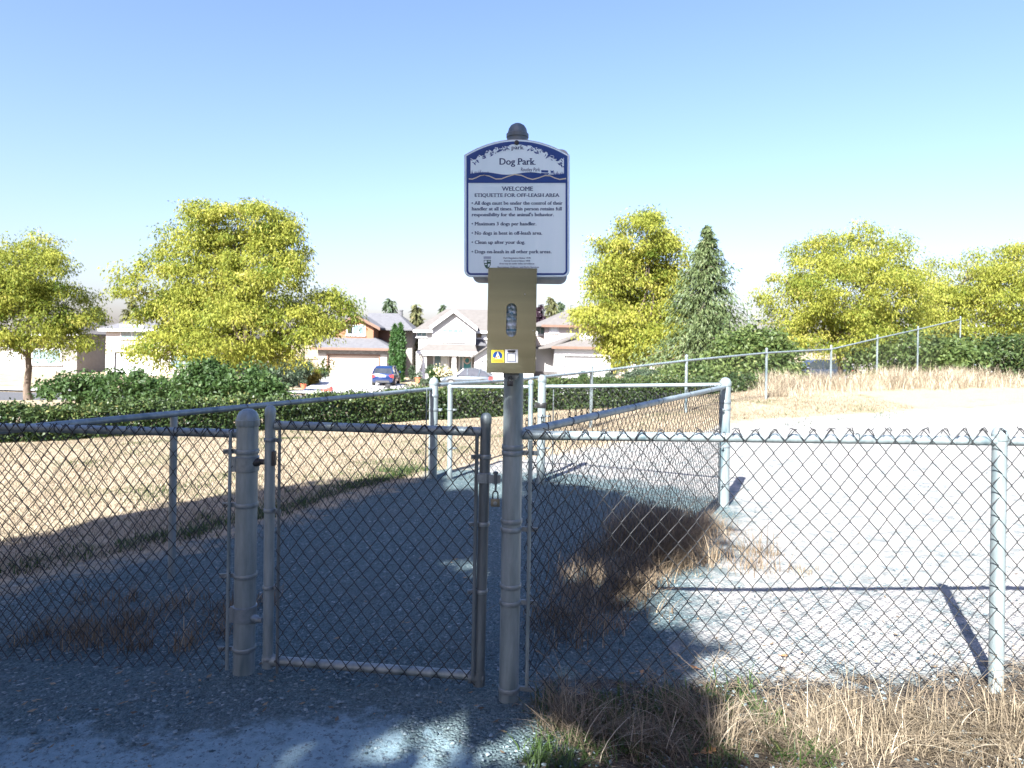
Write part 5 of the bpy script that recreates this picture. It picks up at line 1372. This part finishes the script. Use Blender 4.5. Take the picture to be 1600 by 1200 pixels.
for a_,b__ in ((718.6,723.8),(724.6,729.6),(730.6,735.8)):
    mb=MB(); mb.box((X(a_,Y+.46,553),Y+.45,Z(730,555.5,Y+.46)),(X(b__,Y+.46,553),Y+.46,Z(730,552.1,Y+.46))); mb.build('pane',GLASSD,dfm)
mb=MB(); mb.box((X(718.5,Y+.46,570),Y+.45,g0+.15),(X(722.6,Y+.46,570),Y+.46,Z(720,557.4,Y+.46))); mb.build('sidelight',GLASS,dfm)
# right wing with the garage gable
Yw=Y-1.6; wx0,wx1=X(741,Yw,570),X(834,Yw,570); wpx=(X(738,Yw,555)+X(836,Yw,555))/2; zwe=Z(760,557,Yw); wpz=Z(787,524,Yw)
d0_,d1_,dzt=X(752,Yw,575),X(822,Yw,575),Z(787,563,Yw)
mb=MB(); wall_hole(mb,wx0,wx1,g0-.4,zwe,Yw,.25,d0_-.13,d1_+.13,dzt+.13); mb.prism([(wx0,Yw,zwe),(wx1,Yw,zwe),(wpx,Yw,wpz-.3)],(0,.25,0)); mb.box((wx0,Yw+.25,g0-.4),(wx0+.25,Y+2,zwe)); mb.build('garage_wall',WHITEW,h2)
mb=MB()
for q in (X(735.5,Yw-.5,558),2*wpx-X(735.5,Yw-.5,558)): slab(mb,[(wpx,Yw-.5,wpz),(q,Yw-.5,zwe-.05),(q,Yw+5,zwe-.05),(wpx,Yw+5,wpz)],.14)
mb.build('garage_roof',TANROOF,h2)
gdoor(h2,752,822,563,598,Yw,TRIMW,TRIMW)
mb=MB(); slab(mb,[(X(742,Y+.9,538),Y+.6,Z(745,538.5,Y)),(X(760,Y+.9,538),Y+.6,Z(745,538.5,Y)),(X(753,Yb,528),Yb-.003,Z(745,528.5,Yb)),(X(743.5,Yb,528),Yb-.003,Z(745,528.5,Yb))],.1); mb.build('small_roof',mat('dark_shingle',(.06,.06,.065),(.09,.09,.095),scale=4,rough=.9),h2)

# ---------- cream house
Y=64.0
h3=thing('house','cream house with tan hip roofs and garage partly hidden by the golden tree','house',(X(900,Y),Y,gz(X(900,Y),Y)))
g0=Z(905,592,Y)
Yu=Y+5; ux0,ux1=X(851,Yu,515),X(1010,Yu,515); ze=Z(880,508,Yu)
mb=MB(); mb.box((ux0,Yu,g0-.4),(ux1,Yu+7,ze)); mb.box((X(828,Yu+1,515),Yu+1.2,g0-.4),(ux0,Yu+7,ze-.15)); mb.build('upper_wall',CREAMW,h3)
q0,q1=X(846,Yu-.6,508),X(1016,Yu-.6,508); zr=Z(893,481,Yu+3.5); pl_=(X(893,Yu+3.5,481),Yu+3.5,zr); pr=(X(965,Yu+3.5,481),Yu+3.5,zr); bk0=X(826,Yu+.6,514)
mb=MB(); slab(mb,[(q0,Yu-.6,ze),(q1,Yu-.6,ze),pr,pl_]); slab(mb,[(q0,Yu-.6,ze),pl_,(bk0,Yu+7.6,ze),(bk0,Yu+.5,ze-.1)]); slab(mb,[(q1,Yu-.6,ze),(q1,Yu+7.6,ze),pr]); mb.build('upper_roof',TANROOF,h3)
mb=MB(); mb.box((q0,Yu-.68,ze-.24),(q1,Yu-.61,ze-.01)); mb.build('gutter',TRIMB,h3)
fwin(h3,859.5,871.5,510.5,518.5,Yu,2,[BLIND,BLIND],frame=.08)
fwin(h3,838,850,511,522,Yu+1.2,2,frame=.08)
# garage wing
gx0,gx1=X(866,Y,560),X(954.5,Y,560); zge=Z(905,542.5,Y)
d0_,d1_,dzt=X(881,Y,570),X(943,Y,570),Z(910,556,Y)
mb=MB(); wall_hole(mb,gx0,gx1,g0-.4,zge,Y,.25,d0_-.13,d1_+.13,dzt+.13); mb.box((gx0,Y+.25,g0-.4),(gx0+.25,Y+6,zge)); mb.box((gx1-.25,Y+.25,g0-.4),(gx1,Y+6,zge)); mb.build('garage_wall',WHITEW,h3)
gdoor(h3,881,943,556,592,Y,WHITEW,TRIMW,rec=.22)
pkx,pkz=X(915,Y+1,517),Z(915,517,Y+1); e0,e1=X(862,Y-.5,541),X(968,Y-.5,541); zee=Z(905,541.5,Y-.5)
mb=MB(); slab(mb,[(e0,Y-.5,zee),(e1,Y-.5,zee),(X(950,Y+1,531),Y+1,zee+.75),(X(880,Y+1,531),Y+1,zee+.75)]); slab(mb,[(e0,Y-.5,zee),(pkx-.0,Y+1.0,pkz),(pkx,Y+7,pkz),(X(838,Y+3,545),Y+6.5,zee-.15),(X(841,Y+1,545),Y+.3,zee-.15)]); slab(mb,[(e1,Y-.5,zee),(e1,Y+7,zee),(pkx,Y+7,pkz),(pkx,Y+1,pkz)]); mb.build('garage_roof',TANROOF,h3)
mb=MB(); mb.prism([(X(884,Y+.8,532),Y+.8,zee+.7),(X(948,Y+.8,532),Y+.8,zee+.7),(pkx,Y+.8,pkz-.12)],(0,.15,0)); mb.build('gable_wall',WHITEW,h3)
mb=MB(); mb.box((e0,Y-.58,zee-.24),(e1,Y-.51,zee-.01)); mb.build('barge_board',TRIMB,h3)
mb=MB(); mb.box((X(836,Y+2,560),Y+2,g0-.4),(gx0,Y+2.25,Z(850,545,Y+2))); mb.build('side_wall',WHITEW,h3)
mb=MB(); mb.box((X(955,Y+2,560),Y+2,g0-.4),(X(1022,Y+2,560),Y+2.25,Z(990,546,Y+2))); mb.build('front_wall',CREAMW,h3)
mb=MB(); mb.box((X(955.5,Y+1.9,560),Y+1.8,g0-.2),(X(967,Y+1.9,560),Y+1.99,Z(960,552,Y+2))); mb.build('entry_recess',DARKPANEL,h3)  # dark slab painted as the shade inside this entry
fwin(h3,973.5,985,551,569,Y+2,1,rows=2,frame=.12); fwin(h3,990,1003,553,569,Y+2,1,rows=2,frame=.12)
mb=MB(); slab(mb,[(X(952,Y,546),Y+.6,Z(990,549,Y)),(X(1026,Y,546),Y+.6,Z(990,549,Y)),(X(1020,Y+4,530),Y+5,Z(990,528,Y+5)),(X(952,Y+4,530),Y+5,Z(990,528,Y+5))]); mb.build('porch_roof',TANROOF,h3)
mb=MB(); mb.box((X(836,Y-2,583),Y-2.2,g0-.1),(X(871,Y-2,583),Y-1.9,Z(850,580.5,Y-2))); mb.build('dark_ledge',DARKPANEL,h3)  # low dark strip across the left of the front

# ---------- neighbours further along the street, outside the middle of the view
def plain_house(label,px0,px1,pe,pr_,Y,wall,roof,door):
    x0,x1=X(px0,Y,560),X(px1,Y,560); g=gz((x0+x1)/2,Y)-.1; ze=Z((px0+px1)/2,pe,Y); zr=Z((px0+px1)/2,pr_,Y+4)
    t=thing('house',label,'house',((x0+x1)/2,Y,g)); w_=x1-x0
    d0_,d1_=x0+w_*.08,x0+w_*.50; dzt=g+2.25
    mb=MB(); wall_hole(mb,x0,x1,g-.5,ze,Y,.25,d0_-.13,d1_+.13,dzt+.13); mb.box((x0,Y+.25,g-.5),(x0+.25,Y+8,ze)); mb.box((x1-.25,Y+.25,g-.5),(x1,Y+8,ze)); mb.build('wall',wall,t)
    mb=MB(); q0,q1=x0-.5,x1+.5; pl_=(x0+w_*.3,Y+4,zr); pr=(x1-w_*.3,Y+4,zr)
    slab(mb,[(q0,Y-.5,ze),(q1,Y-.5,ze),pr,pl_]); slab(mb,[(q0,Y-.5,ze),pl_,(q0,Y+8.5,ze)]); slab(mb,[(q1,Y-.5,ze),(q1,Y+8.5,ze),pr]); slab(mb,[(q0,Y+8.5,ze),pl_,pr,(q1,Y+8.5,ze)]); mb.build('roof',roof,t)
    mb=MB(); mb.box((q0,Y-.58,ze-.22),(q1,Y-.5,ze)); mb.build('gutter',TRIMW,t)
    s_=F/Y; P_=lambda x_: 800+x_*s_; Q_=lambda z_,x_: 540+(CAM_Z-z_)*s_+.0157*(x_*s_)
    def fw(xa_,xb_,za_,zb__,c_):
        xm=(xa_+xb_)/2; fwin(t,P_(xa_),P_(xb_),Q_(zb__,xm),Q_(za_,xm),Y,c_,frame=.1)
    gdoor(t,P_(d0_),P_(d1_),Q_(dzt,(d0_+d1_)/2),Q_(g,(d0_+d1_)/2),Y,door,TRIMW)
    fw(x0+w_*.62,x0+w_*.86,g+.9,g+2.2,2)
    if ze-g>4: fw(x0+w_*.15,x0+w_*.35,g+3.6,g+4.7,2); fw(x0+w_*.6,x0+w_*.85,g+3.6,g+4.7,3)
plain_house('tan house with grey hip roof between the two left golden trees',165,330,515,488,63,CREAMW,GREYROOF,TRIMW)
plain_house('grey house with tan roof at the far left behind a golden tree',-60,120,520,490,64,GREIGE,TANROOF,TRIMW)
plain_house('white house with grey roof high on the right beyond the bank',1395,1570,508,478,66,WHITEW,GREYROOF,PEACH)

# ================================================================== CARS AND STREET THINGS
TYRE=mat('tyre_rubber',(.02,.02,.02),(.03,.03,.03),scale=10,rough=.85); RIM=mat('alloy_rim',(.40,.40,.41),scale=10,rough=.35,metal=.8)
CGLASS=mat('car_glass',(.015,.02,.025),(.03,.035,.04),scale=2,rough=.06,spec=.8); REDL=mat('tail_lamp',(.45,.02,.02),(.55,.04,.03),scale=8,rough=.25); CLEARL=mat('head_lamp',(.6,.62,.64),scale=8,rough=.15)
PLATE=mat('number_plate',(.6,.6,.62),scale=8,rough=.5); PLAST=mat('black_plastic',(.025,.025,.026),(.04,.04,.04),scale=10,rough=.6)
def car(label,loc,heading,paint,Lc=4.3,Wc=1.78,Hc=1.5,kind='hatch'):
    t=thing('car',label,'car',loc); h=Lc/2; w=Wc/2
    def pt(x,y,z):
        c_,s_=math.cos(heading),math.sin(heading); return Vector((loc[0]+x*c_-y*s_,loc[1]+x*s_+y*c_,loc[2]+z))
    # lower body: stations along the length
    st_=[(-h,.70,.36,.78),(-h+.10,.90,.26,.92),(-h+.55,.98,.20,.98),(-.4,1.0,.20,.94),(.5,1.0,.20,.93),(h-1.15,.99,.20,.93),(h-.5,.95,.22,.82),(h-.12,.84,.26,.68),(h,.66,.34,.58)]
    ring_=[]
    for x_,f_,zb__,zt_ in st_:
        W2=w*f_; zm=(zb__+zt_)*.5
        ring_.append([(x_,-W2*.86,zb__),(x_,-W2*.98,zb__+.12),(x_,-W2,zm),(x_,-W2*.96,zt_-.10),(x_,-W2*.84,zt_),(x_,0,zt_+.03),(x_,W2*.84,zt_),(x_,W2*.96,zt_-.10),(x_,W2,zm),(x_,W2*.98,zb__+.12),(x_,W2*.86,zb__)])
    n=11; mb=MB(); mb.add([pt(*q) for r_ in ring_ for q in r_],[(i*n+k,i*n+(k+1)%n,(i+1)*n+(k+1)%n,(i+1)*n+k) for i in range(len(st_)-1) for k in range(n)]+[tuple(range(n)),tuple(range((len(st_)-1)*n,len(st_)*n))])
    body=mb.build('body',paint,t,smooth=True)
    # cabin
    zb_=.92; prof=[(-h+.16,zb_,.90),(-h+.42,Hc-.16,.74),(-h+.80,Hc-.02,.70),(-.1,Hc,.70),(.35,Hc-.05,.70),(h-1.05,zb_,.88)]
    if kind=='wagon': prof=[(-h+.14,zb_,.92),(-h+.72,Hc-.16,.78),(-h+1.25,Hc-.03,.73),(-.25,Hc,.72),(.25,Hc-.06,.72),(h-1.22,zb_,.90)]
    vs=[];fs=[]
    for x_,z_,f_ in prof: vs+=[pt(x_,-w*f_,z_),pt(x_,w*f_,z_)]
    m_=len(prof)
    fs=[(2*k,2*k+1,2*k+3,2*k+2) for k in range(m_-1)]+[tuple(2*k for k in range(m_)),tuple(2*k+1 for k in range(m_-1,-1,-1)),(0,2*m_-2,2*m_-1,1)]
    mb=MB(); mb.add(vs,fs); mb.build('windows',CGLASS,t)
    mb=MB(); k0,k1=1,m_-2
    rp=[prof[k] for k in range(k0,k1+1)]
    top=[pt(x_,-w*f_*1.01,z_+.012) for x_,z_,f_ in rp]+[pt(x_,w*f_*1.01,z_+.012) for x_,z_,f_ in reversed(rp)]
    q=len(rp); vs=[pt(x_,sg_*w*f_*1.012,z_+dz) for x_,z_,f_ in rp for sg_,dz in ((-1,.02),(1,.02),(-1,-.05),(1,-.05))]
    fs=[]
    for k in range(q-1):
        a_,b__=4*k,4*k+4; fs+=[(a_,a_+1,b__+1,b__),(a_,b__,b__+2,a_+2),(a_+1,a_+3,b__+3,b__+1)]
    fs+=[(0,2,3,1),(4*q-4,4*q-3,4*q-1,4*q-2)]
    mb.add(vs,fs); mb.build('roof',paint,t,smooth=True)
    def pillar(a_,b__,r_):
        mb=MB(); mb.tube([a_,b__],r_,6); mb.build('pillar',paint,t,smooth=True)
    for sg_ in (-1,1):
        for (ka,kb_) in ((0,1),(m_-2,m_-1)):
            A_,B__=prof[ka],prof[kb_]; pillar(pt(A_[0],sg_*w*A_[2],A_[1]),pt(B__[0],sg_*w*B__[2],B__[1]),.05)
        xm=-.15 if kind!='wagon' else -.05; pillar(pt(xm,sg_*w*.90,zb_),pt(xm,sg_*w*.715,Hc-.03),.045)
        if kind=='wagon': pillar(pt(-h+1.15,sg_*w*.90,zb_),pt(-h+1.0,sg_*w*.735,Hc-.04),.07)
    for sg_ in (-1,1):
        for xw in (-h+.82,h-.88):
            c_=pt(xw,sg_*(w-.10),.33); ax=(pt(0,1,0)-pt(0,0,0)).normalized()
            mb=MB(); mb.tube([c_-ax*.11,c_+ax*.11],.33,20); wh=mb.build('wheel',TYRE,t,smooth=True)
            mb=MB(); mb.tube([c_+ax*sg_*.10,c_+ax*sg_*.118],.21,14); mb.build('rim',RIM,wh,smooth=True)
            mb=MB(); mb.tube([pt(xw,sg_*(w-.06),.36)-ax*.06,pt(xw,sg_*(w-.06),.36)+ax*sg_*.068],.375,20); mb.build('wheel_arch',PLAST,t,smooth=True)
        mb=MB(); mb.prism([pt(-h+.02,sg_*w*.93,.62),pt(-h+.02,sg_*w*.93,.86),pt(-h-.0,sg_*w*.56,.84),pt(-h-.0,sg_*w*.60,.70)],pt(.30,0,0)-pt(0,0,0)); mb.build('tail_lamp',REDL,t)
        mb=MB(); mb.prism([pt(h-.03,sg_*w*.82,.55),pt(h-.03,sg_*w*.82,.70),pt(h+.005,sg_*w*.5,.66),pt(h+.005,sg_*w*.5,.56)],pt(-.3,0,0)-pt(0,0,0)); mb.build('head_lamp',CLEARL,t)
        mb=MB(); c_=pt(h-1.35,sg_*(w+.06),.98); mb.tube([c_-(pt(.05,0,0)-pt(0,0,0)),c_+(pt(.08,0,0)-pt(0,0,0))],[.09,.06],8); mb.build('mirror',paint,t,smooth=True)
    mb=MB(); mb.prism([pt(-h-.012,-.26,.70),pt(-h-.012,.26,.70),pt(-h-.012,.26,.82),pt(-h-.012,-.26,.82)],pt(.05,0,0)-pt(0,0,0)); mb.build('number_plate',PLATE,t)
    mb=MB(); mb.prism([pt(-h-.02,-w*.62,.26),pt(-h-.02,w*.62,.26),pt(-h-.02,w*.56,.42),pt(-h-.02,-w*.56,.42)],pt(.10,0,0)-pt(0,0,0)); mb.build('bumper_insert',PLAST,t)
    return t
def paint(name,c): return mat(name,c,tuple(v*.95 for v in c),scale=2,rough=.28,metal=.25,coat=.6)
Y=54.0; x_=X(604,Y,590); car('blue hatchback seen from behind on the driveway of the orange house',(x_,Y,gz(x_,Y)+.09),R(92),paint('blue_paint',(.005,.02,.085)))
Y=53.0; x_=X(731,Y,590); car('silver grey crossover parked sideways in front of the white house',(x_,Y,gz(x_,Y)+.10),R(176),paint('silver_paint',(.06,.072,.085)),4.15,1.8,1.5,'wagon')
Y=44; x_=X(1275,Y,565); car('dark car whose roof shows above the dry bank at the right',(x_,Y,Z(1275,562,Y)-1.5),R(178),paint('navy_paint',(.03,.04,.06)),4.5,1.8,1.5)

# street lamp
Y=40; b0=(X(1169,Y),Y,gz(X(1169,Y),Y))
t=thing('street_lamp','slim grey street lamp with curved arm between conifer and right golden tree','street lamp',b0)
top=wp(1171,464,Y); arm=[top]+[wp(px,py,Y) for px,py in ((1173,456),(1177,449),(1183,443),(1190,439.5),(1197,438))]
mb=MB(); mb.tube([b0,(b0[0],Y,b0[2]+2),tuple(top)],[.10,.085,.05],10); mb.build('pole',GALV,t,smooth=True)
mb=MB(); mb.tube(arm,.035,8); mb.build('arm',GALV,t,smooth=True)
e=arm[-1]; mb=MB(); mb.tube([e,e+Vector((.25,0,.03)),e+Vector((.6,0,.0))],[.05,.11,.07],8); mb.build('lamp_head',ZINC,t,smooth=True)

# mailbox on a post in front of the blue car
Y=46; x_=X(606,Y,606); z_=gz(x_,Y)
t=thing('mailbox','dark mailbox on a post in front of the blue hatchback','mailbox',(x_,Y,z_))
mb=MB(); mb.tube([(x_,Y,z_),(x_,Y,z_+.45)],.05,8); mb.build('post',DARKMETAL,t)
mb=MB(); mb.prism([(x_-.16+.0,Y-.25,z_+.45),(x_+.16,Y-.25,z_+.45),(x_+.16,Y-.25,z_+.60)]+[(x_+.16*math.cos(a),Y-.25,z_+.60+.14*math.sin(a)) for a in np.linspace(.3,2.84,7)]+[(x_-.16,Y-.25,z_+.60)],(0,.5,0)); mb.build('box',DARKMETAL,t)
# red-orange pot and red yard machine on the drive
POT=mat('red_clay',(.42,.10,.045),(.50,.14,.06),scale=5,rough=.7); RED=mat('red_enamel',(.50,.03,.025),(.58,.045,.03),scale=4,rough=.35)
def pot(label,px,py,Y,s_,m):
    c=wp(px,py,Y); z_=gz(c.x,Y)
    t=thing('flower_pot',label,'pot',(c.x,Y,z_))
    mb=MB(); mb.lathe((c.x,Y,z_),[(.16*s_,0),(.22*s_,.30*s_),(.24*s_,.31*s_),(.25*s_,.38*s_),(.20*s_,.385*s_),(.18*s_,.33*s_)],14); mb.build('pot',m,t,smooth=True)
    f=Foliage(); P=np.array([c.x,Y,z_+.5*s_])+rng.normal(0,.11*s_,(90,3)); f.add(*leaves_np(P,.16*s_,.07*s_,-.3,.3)); f.build('plant',GREYLEAF,t)
pot('red orange garden pot on the lawn corner by the golden cypresses',474.5,600,50,1.0,POT)
pot('orange clay pot at the steps of the white house',653.5,590,57,1.3,POT)
pot('dark pot beside the orange garage door corner',495,590,56,1.1,DARKMETAL)
Y=46.8; c=wp(500,612,Y); z_=gz(c.x,Y)+.1; s_=Y/F
t=thing('lawn_mower','low red yard machine with black parts on the driveway behind the hedge','mower',(c.x,Y,z_))
zz0=Z(500,616,Y)
def rb(px0,px1,py0,py1,dy,m,name,bev=.05):
    mb=MB(); mb.box((X(px0,Y,610),Y-dy,Z(500,py1,Y)),(X(px1,Y,610),Y+dy,Z(500,py0,Y))); mb.build(name,m,t,bevel=bev)
rb(480,492,611,616,.32,RED,'front_deck'); rb(483,490,609,611.2,.22,PLAST,'engine_cover'); rb(497,504,608,615,.25,PLAST,'engine',.04)
mb=MB(); mb.prism([(X(504,Y,610),Y-.3,Z(500,615,Y)),(X(519,Y,610),Y-.3,Z(500,614,Y)),(X(519,Y,610),Y-.3,Z(500,605,Y)),(X(515,Y,610),Y-.3,Z(500,604,Y)),(X(504,Y,610),Y-.3,Z(500,609,Y))],(0,.6,0)); mb.build('hood',RED,t,bevel=.04)
mb=MB(); mb.tube([wp(519,611,Y),wp(517,597,Y)],.03,6); mb.tube([wp(515.5,597,Y),wp(519,597,Y)],.04,6); mb.build('handle',RED,t,smooth=True)
for px_ in (484,493,508,517):
    mb=MB(); cc=wp(px_,616,Y); mb.tube([cc+Vector((0,-.36,0)),cc+Vector((0,-.26,0))],.20,12); mb.build('wheel',TYRE,t,smooth=True)
# far trees on the skyline at both sides
for k,(px,py,Y,rb_,m) in enumerate(((150,478,105,3.6,CONIF),(205,468,110,4.0,CONIF_TAN),(262,484,108,3.4,CONIF),(-10,476,112,4.2,CONIF),(1400,480,104,3.8,CONIF),(1455,470,110,4.2,CONIF_TAN),(1600,476,108,3.8,CONIF))):
    x_=X(px,Y,500); b0=(x_,Y,gz(x_,Y))
    conifer('conifer',['dark conifer left of centre behind the tan house','tall tan conifer behind the tan house','dark conifer at the right side of the tan house roof','dark conifer at the extreme left skyline','dark conifer left of the white house on the right','tall tan conifer behind the white house on the right','dark conifer at the extreme right skyline'][k],b0,Z(px,py,Y)-b0[2],rb_,m,150,12,.8,.3,.8)
